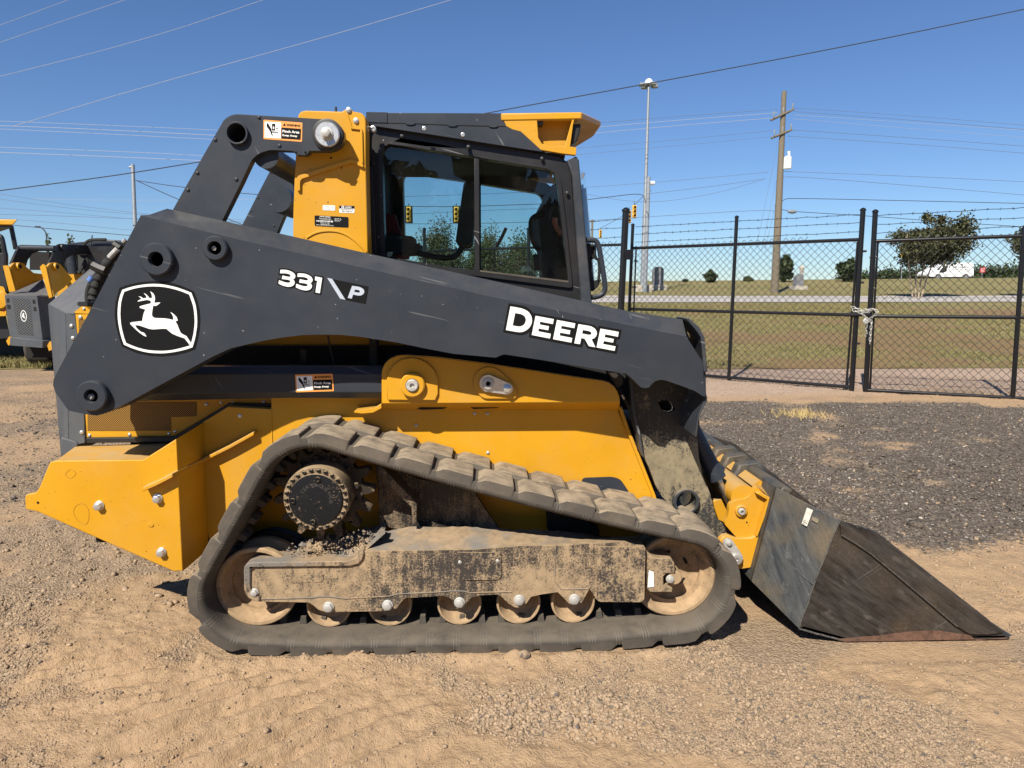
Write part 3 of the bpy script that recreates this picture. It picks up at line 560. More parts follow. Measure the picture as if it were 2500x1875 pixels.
part('front_console', prism(round_loop(XZ('V', '1215,1040 1510,960 1640,1700 1250,1600', .62), .02), .58, .75), 'interior', bevel=.01)
for s in ('1470,1003', '1494,1218'): bolt(S('V', s)[0], .578, 5, LD, 'dome', 'blackm', name='console_screw')
part('monitor', prism(round_loop(XZ('V', '1108,1058 1190,1052 1205,1270 1130,1282', .8), .01), .78, .84), 'blackm', bevel=.004)
part('safety_lever', tube(smooth_path([W(p, .60) for p in S('V', '1400,560 1405,640 1440,720 1500,785')]), [.014, .014] + [.013] * 12 if False else .013, 8), 'salmon')
part('wiper_arm', tube([W(p, 1.4) for p in S('V', '750,700 690,830 620,960')], .010, 6), 'blackm')
# ---------------------------------------------------------------- body
BY = .42
body = S('S', '470,1060 497,1030 556,993 662,999 662,958 940,955 1509,985 1509,1001 1529,1052 1612,1258 1612,1310 510,1315')
for mir in (False, True): BP = part('body_side', prism(xz(body, BY), BY, BY + .05), 'yellow', LD, bevel=.003, mirror=mir)
BP = [o for o in LD.children if o.name == 'body_side'][0]
part('body_front_flange', prism(XZ('F', '918,112 940,108 990,255 1150,660 1172,735 1150,735 1128,660 968,258', BY - .02), BY - .02, BY + .05), 'yellow', BP, bevel=.003)
part('access_cover', prism(round_loop(XZ('F', '690,552 880,545 930,560 985,640 985,700 690,700', BY), .02), BY - .004, BY), 'grey', BP)
xa, xb = W(S('S', '300,900')[0], .5).x, W(S('S', '1500,900')[0], .5).x
part('chassis', join(box((xa, .52, .30), (xb, 2 * MIDY - .52, .88)), box((xa + .35, .56, .88), (xb - .1, 2 * MIDY - .56, 1.12))), 'dark')
part('engine_bay_panel', prism(XZ('S', '400,780 1560,780 1560,850 400,850', .62), .62, .64), M['yellowd']); part('bay_shade_sheet', prism(XZ('S', '420,845 1560,845 1560,1000 420,1000', .58), .58, .64), 'dark')  # near-black sheet stands in for the arm's shade in the bay
part('interior_bracket', prism(XZ('H', '70,165 105,165 105,230 75,230', .49), .49, .5), 'blackm'); part('control_rod', tube([W(p, .48) for p in S('H', '222,85 240,180 262,260 330,268')], .004, 6), 'black')
PVY = .28
pv = XZ('H', '512,455 512,290 518,262 530,238 546,220 565,207 586,198 610,193 650,190 820,205 1100,240 1500,300 1715,332 1745,342 1768,360 1785,385 1798,420 1800,448', PVY)
for mir in (False, True): PV = part('pivot_plate', prism(pv, PVY, PVY + .022), 'yellow', LD, bevel=.004, mirror=mir)
PV = [o for o in LD.children if o.name == 'pivot_plate'][0]
f0, f1 = XZ('H', '512,452', PVY)[0], XZ('H', '1800,446', PVY)[0]; b0, b1 = XZ('H', '512,488', BY)[0], XZ('H', '1795,490', BY)[0]
part('plate_bend', ([(f0[0], PVY + .004, f0[1]), (f1[0], PVY + .004, f1[1]), (b1[0], BY + .002, b1[1]), (b0[0], BY + .002, b0[1]), (f0[0], PVY + .03, f0[1] + .02), (f1[0], PVY + .03, f1[1] + .02)], [(0, 1, 2, 3), (0, 4, 5, 1)]), 'yellow', PV)
part('plate_lip', prism(XZ('H', '366,498 372,488 480,474 514,452 516,476 470,500 420,505', .33), .31, .42), 'yellow', PV, bevel=.002)
for s in ('702,480 725,473 845,471 866,476 845,484 725,488', '990,474 1010,468 1135,466 1158,471 1135,479 1010,484'): part('plate_slot', flat(XZ('H', s, .365), .365), 'dark', PV)
for s in ('1015,508', '1085,508', '700,572'): bolt(S('H', s)[0], BY, 10 / 2.212, BP, 'dome', 'zincd', name='rivet')
for s in ('1087,720',): bolt(S('H', s)[0], BY, 10 / 2.212, BP, 'dome', 'zinc', name='rivet')
pad = S('H', '545,430 540,330 552,285 580,245 620,215 670,205 720,212 765,235 800,275 818,320 818,400 805,432')
part('pivot_pad', prism(xz(pad, PVY), PVY - .014, PVY), 'yellow', PV, bevel=.003)
q = W(S('H', '680,353')[0], PVY - .02); r = scl(66 / 2.212, PVY)
PB = part('pivot_boss', lathe(q.x, q.z, [(r, PVY - .01), (r, PVY - .035), (r - .006, PVY - .04), (r * .56, PVY - .04), (r * .54, PVY - .03), (0, PVY - .03)], 36), 'yellow', PV)
part('pivot_pin', lathe(q.x, q.z, [(r * .52, PVY - .02), (r * .52, PVY - .046), (r * .42, PVY - .052), (r * .2, PVY - .052), (r * .17, PVY - .04), (0, PVY - .04)], 30), 'zincd', PV)
part('pivot_pad', prism(round_loop(XZ('H', '1010,370 1012,310 1040,270 1090,252 1140,268 1225,345 1245,385 1238,425 1060,425', PVY), .02), PVY - .012, PVY), 'yellow', PV, bevel=.003)
def teardrop(c1, r1, c2, r2, Y):
    a, b = W(c1, Y), W(c2, Y); R1, R2 = scl(r1, Y), scl(r2, Y); d = Vector((b.x - a.x, b.z - a.z)); L = d.length; u = d / L; th = math.acos((R1 - R2) / L); base = atan2(u.y, u.x); out = []
    for i in range(19): t = base + th + (2 * pi - 2 * th) * i / 18; out.append((a.x + R1 * cos(t), a.z + R1 * sin(t)))
    for i in range(13): t = base - th + 2 * th * i / 12; out.append((b.x + R2 * cos(t), b.z + R2 * sin(t)))
    return out, a, b
lp, a, b = teardrop(S('H', '1088,345')[0], 47 / 2.212, S('H', '1190,374')[0], 32 / 2.212, PVY - .03)
LK = part('lock_plate', prism(lp, PVY - .03, PVY - .016), 'zinc', PV, bevel=.002)
part('pivot_pin', lathe(a.x, a.z, [(scl(32 / 2.212, PVY), PVY - .028), (scl(30 / 2.212, PVY), PVY - .044), (scl(14 / 2.212, PVY), PVY - .046), (scl(10 / 2.212, PVY), PVY - .03), (0, PVY - .03)], 28), 'zincd', PV)
bolt(S('H', '1191,374')[0], PVY - .03, 24 / 2.212, PV)
# lower link (beam with the second warning sticker)
for mir in (False, True):
    LL = part('lower_link', loft([(xz(S('S', '230,915 700,912 960,914 960,958 700,957 230,964'), .30), .30), (xz(S('S', '230,898 700,896 960,898 960,975 700,974 230,984'), .30), .33), (xz(S('S', '230,898 700,896 960,898 960,975 700,974 230,984'), .30), .40)]), 'grey', LD, bevel=.003, mirror=mir)
LL = [o for o in LD.children if o.name == 'lower_link'][0]
sticker(S('H', '45,298 248,293 255,387 50,393'), .30, LL)
# grille side panel, rear cover, fender
GY = .50
GP = part('grille_panel', prism(XZ('D', '525,300 1720,300 1700,345 1420,348 1085,547 540,556', GY), GY, GY + .03), 'yellows', bevel=.002)
def perforated():
    m, n, l, b = _nt('perforated_sheet'); co = n.new('ShaderNodeTexCoord').outputs['Object']
    mp = n.new('ShaderNodeMapping'); l.new(co, mp.inputs[0]); mp.inputs['Scale'].default_value = (850, 850, 850); mp.inputs['Rotation'].default_value = (0, radians(45), 0)
    s = n.new('ShaderNodeSeparateXYZ'); l.new(mp.outputs[0], s.inputs[0])
    f = _math(n, l, 'ADD', _math(n, l, 'SINE', s.outputs[0], 0), _math(n, l, 'SINE', s.outputs[2], 0)); f = _ramp(n, l, f, -.1, .5)
    l.new(_mix(n, l, f, (.02, .010, .004), (.36, .18, .012)), b.inputs['Base Color']); b.inputs['Roughness'].default_value = .6; return m
M['perf'] = perforated()
part('perforated_grille', flat(XZ('D', '545,420 545,515 1065,515 1065,430 1225,425 1225,335 640,335 545,390', GY - .002), GY - .002), 'perf', GP)
for s, k in (('558,543', 11), ('808,538', 11), ('1055,533', 11), ('1092,520', 10), ('1287,350', 13), ('1377,340', 10), ('1450,340', 9), ('1645,335', 11), ('1685,358', 9)): bolt(S('D', s)[0], GY, k / 2.5525, GP, 'dome', 'zinc', name='rivet')
part('rubber_seal', prism(XZ('D', '533,562 1070,556 1135,520 1420,345 1690,352 1690,366 1425,372 1140,548 1080,585 540,592', GY - .03), GY - .03, GY), 'blackm', bevel=.003)
part('upper_side_panel', prism(XZ('L', '738,1097 850,1008 905,1060 940,1105', GY), GY, GY + .03), 'yellow'); bolt(S('L', '850,1052')[0], GY, 3.6, LD, 'hex', 'zincd')
UP = part('upper_side_panel', prism(XZ('L', '764,1108 900,1108 900,1330 784,1312', GY), GY, GY + .03), 'yellow')
part('perforated_grille', flat(XZ('L', '795,1160 880,1160 880,1320 798,1320', GY - .002), GY - .002), 'perf', UP); bolt(S('L', '815,1140')[0], GY, 5.4, UP, 'dome', 'zinc', name='rivet')
sp = S('S', '160,765 182,766 189,816 206,967 208,1082 184,1087 168,1097')
HS = part('rear_side_cover', prism(xz(sp, GY), GY, GY + .03), 'hood', bevel=.004)
c0, c1 = W((160, 765), GY), W((168, 1097), GY); c2, c3 = W((149, 1112), .74), W((117, 742), .74)
part('rear_door', ([tuple(c0), tuple(c1), tuple(c2), tuple(c3), (c2.x, 1.3, c2.z), (c3.x, 1.3, c3.z)], [(0, 1, 2, 3), (3, 2, 4, 5)]), 'hood', HS, ang=60)
for s in ('725,1226', '740,1350'): bolt(S('L', s)[0], GY, 5.2, HS, 'dome', 'zinc', name='rivet')
bolt(S('D', '510,525')[0], GY, 5.4, HS, 'dome', 'zinc', name='rivet')
part('rear_corner_cap', prism(XZ('D', '378,556 470,582 486,600 470,640 384,690 374,620', GY - .01), GY - .01, GY + .2), 'hood', HS, bevel=.006)
h0, h1, h2 = W((117, 743), .74), W((159, 765), GY), W((181, 766), GY - .004); h3 = W(S('L', '870,972')[0], GY + .03); h4 = W(S('L', '1010,860')[0], .56); h5 = W(S('L', '955,608')[0], .95); h6 = W(S('L', '1150,560')[0], .8)
part('hood_top', ([tuple(h) for h in (h0, h1, h2, h3, h4, h6, h5)] + [(h.x, h.y + .02, h.z - .05) for h in (h0, h1, h2, h3, h4, h6, h5)], [(0, 1, 4, 5, 6), (1, 2, 3, 4)] + [(i, (i + 1) % 7, 7 + (i + 1) % 7, 7 + i) for i in range(7)]), 'hood', ang=20, bevel=.004)
# hoses above the hood
def hz(s, Y): return smooth_path([W(p, Y) for p in S('L', s)], 2)
part('hydraulic_hose', tube(hz('1120,520 1050,600 990,690 930,760 890,850 880,920 886,985', .30), .010, 10), 'hose')
part('hose_tape', tube([W(p, .298) for p in S('L', '935,730 905,772')], .0125, 10), 'blue')
slv = hz('1200,470 1110,560 1040,660 985,760 955,860 935,960', .31)
part('wrapped_hose', tube(slv, [.021 + .0035 * sin(i * 2.1) for i in range(len(slv))], 12), 'hose')
part('hydraulic_hose', tube(hz('1230,400 1150,530 1090,640 1030,760 985,860 960,960', .335), .013, 10), 'hose')
part('hose_fitting', tube([W(p, .29) for p in S('L', '1108,535 1150,490 1195,445')], .0125, 10), 'zincd'); part('hose_fitting', tube([W(p, .29) for p in S('L', '1245,380 1270,350')], .009, 8), 'zinc')
for s in ('945,610 1005,640 1075,668', '1155,398 1190,420 1220,440'):
    part('hose_clamp', tube([W(p, .30) for p in S('L', s)], .024 if s[0] == '9' else .018, 8), 'blackm')
part('hose_clamp', prism(round_loop(XZ('L', '848,985 870,978 950,990 945,1030 850,1022', .31), .005), .26, .36), 'blackm', bevel=.003)
# rear fender
FY = .20
A_ = XZ('D', '155,932 162,916 176,910 215,905 232,890 248,862 310,712 345,702 890,697 1098,566 1140,1388 1090,1392 1060,1384 560,1165 230,1018 160,1004', FY)
FD = part('rear_fender', prism(A_, FY, FY + .025), 'yellows', bevel=.004)
part('rear_fender', prism(A_, FY, FY + .025), 'yellow', mirror=True)
u0, u1 = W(S('D', '1098,566')[0], FY), W(S('D', '1140,1388')[0], FY); v0, v1 = W(S('D', '1270,462')[0], BY), W(S('D', '1300,1250')[0], BY)
bend = []
for t in [i / 8 for i in range(9)]:
    e = t * t * (3 - 2 * t); e = min(1, max(0, t)); y = FY + (BY - FY) * e
    for pa, pb in ((u0, v0), (u1, v1)): bend.append((pa.x + (pb.x - pa.x) * t ** .9, y, pa.z + (pb.z - pa.z) * t))
part('fender_return', (bend, [(2 * i, 2 * i + 1, 2 * i + 3, 2 * i + 2) for i in range(8)]), 'yellows', FD)
tp = [W(S('D', '345,704')[0], FY + .002), W(S('D', '890,699')[0], FY + .002), W(S('D', '1085,590')[0], GY), W(S('D', '470,588')[0], GY)]
tp[2].z = tp[3].z = tp[0].z; tp[2] = W(S('D', '1040,590')[0], GY)
part('fender_top', ([tuple(p) for p in tp] + [(p.x, p.y, p.z - .02) for p in tp], [(0, 1, 2, 3), (0, 4, 5, 1), (1, 5, 6, 2), (2, 6, 7, 3), (3, 7, 4, 0)]), 'yellowd', FD)
part('fender_core', box((tp[0].x + .12, FY + .05, .42), (tp[1].x, 2 * MIDY - FY - .05, tp[0].z - .04)), 'dark')
rb0 = [W(p, FY) for p in S('D', '915,868 1000,832 1100,780')]; rb1 = [W(p, BY) for p in S('D', '1280,690 1450,605 1600,522')]
ribp = rb0 + rb1
def rib():
    V, Fc = [], []
    for p in ribp:
        V += [(p.x, p.y + .01, p.z + .014), (p.x, p.y - .042, p.z + .010), (p.x, p.y - .042, p.z - .008), (p.x, p.y + .01, p.z - .004)]
    for i in range(len(ribp) - 1):
        for k in range(4): Fc.append((i * 4 + k, i * 4 + (k + 1) % 4, i * 4 + 4 + (k + 1) % 4, i * 4 + 4 + k))
    return V, Fc + [(0, 1, 2, 3), tuple(len(V) - 4 + k for k in (3, 2, 1, 0))]
part('fender_rib', rib(), 'yellowd', FD, bevel=.003)
for s in ('620,980', '985,935', '1008,1270'): bolt(S('D', s)[0], FY, 12, FD, 'hex', 'zinc', 1.15)
for s, k in (('1495,423', 12),): bolt(S('D', s)[0], BY, k / 2.5525, BP, 'hex', 'zinc')
bolt(S('D', '236,962')[0], FY - .0004, 3, FD, 'dome', 'dark')
part('slot_emboss', prism(round_loop(XZ('D', '917,1095 930,1090 950,1093 960,1102 950,1112 930,1110 917,1103', FY), .004), FY - .004, FY), 'yellow', FD)
for lp_ in ('440,750 405,785 415,800 440,815 462,800 476,780 468,770', '500,966 470,985 456,1020 475,1065 520,1100 545,1098 556,1050 555,1010 535,975'):
    part('etched_outline', tube([(a, FY - .0003, b) for a, b in smooth_loop(XZ('D', lp_, FY))], .0009, 4, True), 'darkprint', FD)
part('seam_weld', tube([W(p, BY - .001) for p in S('D', '1690,382 1693,500 1697,620')], .004, 5), 'yellow', BP)
# ---------------------------------------------------------------- undercarriage
ri_x, fi_x = .008, .002
hub = W((771, 1219.8), .04); spc = (hub.x, hub.z)
ri_ = W(S('E', '440,1235')[0], .12); fi_ = W(S('F', '1262,1166')[0], .12); ri_.x += ri_x; fi_.x += fi_x
TB, TL, Z0 = .056, .020, -.022                       # carcass and lug thickness
zin = Z0 + TB + TL
SR, IR, FR = .222, .180, .188
rx_ = [W((sx, 1480), .135).x for sx in (802.6, 1399)]
circs = [(Vector(spc), SR), (Vector((fi_.x, fi_.z)), FR), (Vector((rx_[1], zin + .1)), .1), (Vector((rx_[0], zin + .1)), .1), (Vector((ri_.x, ri_.z)), IR)]
def tangent(c1, r1, c2, r2):
    d = c2 - c1; L = d.length; u = d / L; k = (r1 - r2) / L; perp = Vector((-u.y, u.x)); nn = u * k + perp * sqrt(1 - k * k)
    return nn
path = []
N3 = len(circs); tn = [tangent(*circs[i], *circs[(i + 1) % N3]) for i in range(N3)]
for i in range(N3):
    c, r = circs[i]; a0 = atan2(tn[i - 1].y, tn[i - 1].x); a1 = atan2(tn[i].y, tn[i].x)
    while a1 > a0: a1 -= 2 * pi
    m = max(3, int((a0 - a1) / radians(5)))
    for k in range(m + 1):
        a = a0 + (a1 - a0) * k / m; path.append((c + Vector((cos(a), sin(a))) * r, Vector((cos(a), sin(a)))))
    c2, r2 = circs[(i + 1) % N3]; p0 = c + tn[i] * r; p1 = c2 + tn[i] * r2; m = int((p1 - p0).length / .04)
    for k in range(1, m):
        t = k / m; q = p0.lerp(p1, t)
        if i == 0: q = q - tn[0] * .022 * 4 * t * (1 - t) * .9      # slight sag of the upper run
        path.append((q, tn[i]))
cum = [0.0]
for i in range(len(path)): cum.append(cum[-1] + (path[(i + 1) % len(path)][0] - path[i][0]).length)
PL = cum[-1]
def at(s):
    s %= PL; lo, hi = 0, len(path)
    while hi - lo > 1:
        mid = (lo + hi) // 2
        if cum[mid] <= s: lo = mid
        else: hi = mid
    t = (s - cum[lo]) / max(1e-9, cum[lo + 1] - cum[lo]); p, n0 = path[lo]; p2, n1 = path[(lo + 1) % len(path)]
    return p.lerp(p2, t), n0.lerp(n1, t).normalized()
prof = [(.055, 0), (.365, 0), (.40, .006), (.415, .016), (.42, .028), (.412, TB - .004), (.40, TB), (.02, TB), (.008, TB - .004), (0, .028), (.004, .016), (.018, .006)]
def belt():
    V, Fc = [], []; m = int(PL / .025); k = len(prof)
    for i in range(m):
        p, nn = at(PL * i / m)
        for y, o in prof: q = p + nn * o; V.append((q.x, y, q.y))
    for i in range(m):
        j = (i + 1) % m
        for a in range(k):
            b = (a + 1) % k; Fc.append((i * k + a, i * k + b, j * k + b, j * k + a))
    return V, Fc
BELT = part('rubber_track', belt(), 'rubber', ang=50)
part('rubber_track', belt(), 'rubber', mirror=True, ang=50)
pitch = PL / round(PL / .178)
def lug(s0, y0, y1):
    V, Fc = [], []; L = pitch - .013
    st = [(0, .05, .010), (.012, .30, .005), (.035, .90, 0), (.06, 1, 0), (.085, 1, 0), (.11, 1, 0), (.135, 1, 0), (L - .012, 1.0, 0), (L - .003, .90, .002), (L, 0, .004)]
    for ds, hh, ins in st:
        p, nn = at(s0 + ds)
        for y, o in ((y0 + ins * .5, .030 if y0 < .1 else TB - .006), (y0 + (.004 if y0 < .1 else .010) + ins, TB - .006 + (TL + .006) * hh), ((y0 + y1) / 2, TB - .006 + (TL + .006) * hh), (y1 - .010 - ins, TB - .006 + (TL + .006) * hh), (y1 - ins * .5, TB - .006)):
            q = p + nn * o; V.append((q.x, y, q.y))
    k = 5
    for i in range(len(st) - 1):
        for a in range(k - 1): Fc.append((i * k + a, i * k + a + 1, (i + 1) * k + a + 1, (i + 1) * k + a))
    return V, Fc
s_off = .03
for i in range(round(PL / pitch)):
    part('tread_lug', lug(s_off + i * pitch, -.001, .206), 'lug', BELT, ang=40, bevel=.004)
    part('tread_lug', lug(s_off + (i + .42) * pitch, .212, .418), 'lug', BELT, ang=40, bevel=.003)
def small_boxes(pitch_, y0, y1, ds, o0, o1, taper=1.0, smin=0, smax=1e9):
    gs = []; m = round(PL / pitch_)
    for i in range(m):
        s0 = i * PL / m
        V = []
        for o, tp_ in ((o0, 1), (o1, taper)):
            for s in (-ds * tp_, ds * tp_):
                p, nn = at(s0 + s)
                for y in (y0 + (1 - tp_) * .012, y1 - (1 - tp_) * .012): q = p + nn * o; V.append((q.x, y, q.y))
        gs.append((V, [(0, 1, 3, 2), (4, 6, 7, 5), (0, 4, 5, 1), (2, 3, 7, 6), (0, 2, 6, 4), (1, 5, 7, 3)]))
    return join(*gs)
dl = part('drive_lugs', small_boxes(.089, .155, .20, .016, .002, -.034, .7), 'rubber', BELT); dl['kind'] = 'stuff'
dl = part('drive_lugs', small_boxes(.089, .22, .265, .016, .002, -.034, .7), 'rubber', BELT); dl['kind'] = 'stuff'
M['rib'] = plain('moulded_rubber_line', (.13, .115, .095), .9)
def ribs():
    gs = []; m = round(PL / .118)
    for i in range(m):
        for d in (-.012, 0, .012):
            V = []; s0 = i * PL / m + d
            for y, o in ((.085, -.0012), (.055, -.0012), (.018, .0048), (.0035, .0155), (-.0012, .028), (.007, TB - .002)):
                for s in (-.0013, .0013): p, nn = at(s0 + s); q = p + nn * o; V.append((q.x, y, q.y))
            gs.append((V, [(2 * k, 2 * k + 1, 2 * k + 3, 2 * k + 2) for k in range(5)]))
    return join(*gs)
rb_ = part('moulded_ribs', ribs(), 'rib', BELT, smooth=False); rb_['kind'] = 'stuff'
M['hubring'] = muddy('final_drive_grime', (.02, .019, .018), .55, (.30, .22, .13), .85, False, .25)
# sprocket and final drive
def sprocket(nt=15, Y0=.18, Y1=.24):
    out = []
    for i in range(nt):
        a = 2 * pi * i / nt
        for da, r in ((-.5, .170), (-.30, .176), (-.17, .212), (-.09, .226), (.09, .226), (.17, .212), (.30, .176)):
            t = a + da * 2 * pi / nt; out.append((spc[0] + r * cos(t), spc[1] + r * sin(t)))
    return prism(out, Y0, Y1)
SPK = part('drive_sprocket', sprocket(), 'sprocket', bevel=.006)
for i in range(12):
    a = 2 * pi * (i + .3) / 12; c = Vector((spc[0] + .150 * cos(a), .178, spc[1] + .150 * sin(a)))
    o = part('bolt', lathe(c.x, c.z, [(.015, .18), (.015, .165), (.012, .158), (0, .158)], 6), 'sprocket', SPK)
hr = scl(80.5, .04)
HB = part('final_drive', lathe(spc[0], spc[1], [(hr * 1.02, .20), (hr * 1.02, .06), (hr, .05), (hr * .985, .046), (hr * .83, .046), (hr * .83, .060), (0, .060)], 48), 'hubring', SPK)
part('hub_cover', lathe(spc[0], spc[1], [(hr * .825, .06), (hr * .825, .042), (hr * .80, .038), (hr * .62, .036), (0, .035)], 48), 'hubcap', HB)
for i in range(26):
    a = 2 * pi * i / 26; part('bolt', lathe(spc[0] + hr * .91 * cos(a), spc[1] + hr * .91 * sin(a), [(.0085, .047), (.0085, .038), (.006, .035), (0, .035)], 8), 'hubcap', SPK)
for s in ('795,345', '285,775', '695,1208'):
    c = W(S('I', s)[0], .036); part('plug', ringy(c.x, c.z, .0125, .005, .030, .040, 20), 'hubcap', SPK)
def arc_text(body, a0, a1, r, size, Y):
    gs = []; m = len(body)
    for i, ch in enumerate(body):
        if ch == ' ': continue
        v, f = text_geo(ch, .01); mn, mx = v.min(0), v.max(0); c = (mn + mx) / 2; a = a0 + (a1 - a0) * i / (m - 1); ca, sa = cos(a - pi / 2), sin(a - pi / 2)
        vv = []
        for p in v:
            x, y = (p - c) * size; vv.append((spc[0] + r * cos(a) + x * ca - y * sa, Y, spc[1] + r * sin(a) + x * sa + y * ca))
        gs.append((vv, f))
    return join(*gs)
M['emboss'] = plain('worn_embossed_letter', (.045, .043, .04), .5)
part('lettering', arc_text('CERTORQUE-HUB', radians(145), radians(-10), hr * .47, .022, .0345), 'emboss', SPK)
# road wheels and idlers
def wheel(c, r, Y0, Y1, mat='wheel', name='road_wheel', parent=LD, holes=False):
    dp = .085 if r > .12 else .05
    pr = [(0, Y0 + .02), (.034, Y0 + .02), (.036, Y0 + dp - .01), (r * .45, Y0 + dp), (r * .72, Y0 + dp * .82), (r * .86, Y0 + dp * .25), (r * .89, Y0 + .003), (r * .90, Y0), (r * .97, Y0), (r, Y0 + .004), (r, Y0 + .03), (r * .93, Y0 + .045), (r * .70, Y0 + .05), (r * .70, Y1 - .05), (r * .93, Y1 - .045), (r, Y1 - .03), (r, Y1), (0, Y1)]
    return part(name, lathe(c[0], c[1], pr, 44), mat, parent)
RYr = .135
for sx in (802.6, 950.7, 1121.5, 1266, 1399):
    q = W((sx, 1480), RYr); zc = zin + .100; wheel((q.x, zc), .0995, RYr, .30)
RI = wheel((ri_.x, ri_.z), IR, .12, .28, name='rear_idler'); FI = wheel((fi_.x, fi_.z), FR, .12, .28, name='front_idler')
for W_, c, R_ in ((RI, ri_, IR), (FI, fi_, FR)):
    for i in range(5):
        a = 2 * pi * i / 5 + .5; part('lightening_hole', lathe(c.x + R_ * .46 * cos(a), c.z + R_ * .46 * sin(a), [(R_ * .10, .2035), (0, .203)], 16), 'dark', W_)
part('idler_rear_flange', lathe(ri_.x + .02, ri_.z + .012, [(IR * 1.0, .30), (IR * .98, .315), (IR * .80, .30), (IR * .80, .34), (IR, .36)], 36), 'blackm')
# undercarriage frame
UY = .075
fr = S('E', '385,1100 372,1135 372,1240 382,1275 400,1298 430,1315 470,1325 770,1330 800,1345 835,1375 880,1390 1285,1384 1325,1366 1350,1330 1380,1302 1540,1294 1610,1288 1660,1305 1690,1335 1720,1349 1755,1338 1790,1300 1840,1286 1950,1280') + \
     S('F', '188,1292 230,1335 270,1360 308,1362 345,1337 375,1295 440,1280 540,1266 575,1300 610,1337 645,1348 690,1332 715,1290 738,1245 760,1275 775,1305 800,1326 1055,1326 1055,990 960,950 800,960 530,974 300,978') + S('E', '1800,1000 1400,1006 1130,1010 1105,1030 1090,1065 1040,1088 800,1096 425,1098')
UF = part('undercarriage_frame', prism(xz(fr, UY), UY, UY + .06), 'frame', bevel=.007)
part('undercarriage_frame', prism(xz(fr, UY), UY, UY + .06), 'frame', mirror=True)
part('frame_end_block', prism(round_loop(XZ('F', '785,985 1085,983 1087,1000 1080,1310 1058,1328 800,1326 785,1300', UY - .012), .008), UY - .012, UY + .10), 'frame', UF, bevel=.005)
part('frame_rear_rim', prism(XZ('E', '370,1140 374,1105 390,1085 430,1078 1020,1072 1060,1055 1085,1025 1110,1006 1120,1020 1112,1060 1085,1090 1030,1105 430,1112 412,1125 410,1230 425,1270 470,1300 470,1326 425,1318 395,1298 372,1250', UY - .01), UY - .012, UY + .12), 'framed', UF, bevel=.006)
def slope(front, back, Yf, Yb, mat, name, thick=.03, lump=.0, nv=6, nu=6):
    fpts = [W(p, Yf) for p in front]; bpts = [W(p, Yb) for p in back]; V, Fc = [], []
    def along(pts, u):
        t = u * (len(pts) - 1); i = min(int(t), len(pts) - 2); return pts[i].lerp(pts[i + 1], t - i)
    for i in range(nu + 1):
        for j in range(nv + 1):
            p = along(fpts, i / nu).lerp(along(bpts, i / nu), j / nv)
            k = lump * (random.random() - .35) if 0 < j < nv + 1 else 0
            V.append((p.x + k * .4, p.y, p.z + k))
    w = nv + 1
    for i in range(nu):
        for j in range(nv): Fc.append((i * w + j, i * w + j + 1, (i + 1) * w + j + 1, (i + 1) * w + j))
    return part(name, (V, Fc), mat, UF if name != 'dirt_heap' else LD, ang=60)
slope(S('E', '1120,1012 1400,1006 1800,1000') + S('F', '300,978 530,974 800,958 960,950 1060,985'), S('E', '1250,890 1440,855 1800,862') + S('F', '250,876 500,880 700,900 860,930 985,955'), UY + .004, .24, 'framed', 'frame_top_plate', lump=.007, nu=60, nv=10)
slope(S('E', '420,1098 700,1092 900,1090 1040,1080 1130,1005 1250,900'), S('E', '440,1040 600,1030 740,945 880,905 1010,900 1240,850'), UY + .02, .30, 'framed', 'dirt_heap', lump=.022, nu=60, nv=16)
part('track_frame_riser', prism(XZ('E', '1180,420 1260,470 1460,560 1800,622 1870,740 1960,870 1900,900 1440,900 1215,850 1205,600', .30), .30, .33), 'riser', UF, bevel=.003)
part('brace_plate', prism(XZ('E', '1210,470 1235,470 1452,700 1450,830 1425,830 1420,725 1215,520', .22), .19, .30), 'riser', UF, bevel=.003)
part('track_frame_riser', prism(XZ('F', '470,740 520,720 640,760 800,880 800,940 480,880', .33), .33, .40), 'dark', UF)
part('hatch_cover', prism(round_loop(XZ('E', '1697,1015 1975,1015 1975,1165 1950,1187 1740,1187 1700,1150', UY), .012), UY - .006, UY), 'frame', UF, bevel=.003)
part('slot_emboss', prism(round_loop(XZ('E', '652,1158 868,1152 868,1192 830,1204 660,1206', UY), .012), UY - .003, UY), 'frame', UF, bevel=.002)
for s, k in (('1717,1076', 6.5), ('1952,1068', 6.5), ('437,1266', 11), ('900,1356', 14), ('1267,1345', 14), ('1715,1328', 14)): bolt(S('E', s)[0], UY, k, UF, 'hex' if k > 7 else 'dome', 'zincd')
for s in ('300,1313', '643,1308'): bolt(S('F', s)[0], UY, 14, UF, 'hex', 'zincd')
part('bottom_lip', tube([(a, UY - .001, b) for a, b in XZ('E', '480,1308 800,1300 840,1292 900,1292 1000,1305 1280,1290 1320,1278 1500,1268 1620,1262 1660,1258 1740,1258 1780,1268 2040,1262', UY)], .003, 5), 'framed', UF)
part('frame_weld', tube([W(p, UY) for p in S('F', '528,975 520,1200 560,1245 730,1245')], .004, 5), 'framed', UF)
TS = part('tensioner_fork', prism(XZ('F', '1088,1005 1130,1045 1165,1055 1250,1055 1270,1085 1276,1150 1215,1150 1200,1165 1200,1225 1257,1240 1257,1264 1105,1264 1098,1240', .09), .09, .20), 'frame', UF, bevel=.005)
bolt(S('F', '1240,1182')[0], .10, 11, UF, 'hex', 'zincd'); part('axle_end', lathe(fi_.x, fi_.z, [(.032, .20), (.032, .10), (.026, .095), (0, .095)], 24), 'wheel', FI)
part('label', flat(XZ('F', '1108,1128 1138,1140 1140,1230 1100,1236', .0885), .0885), 'white', UF)
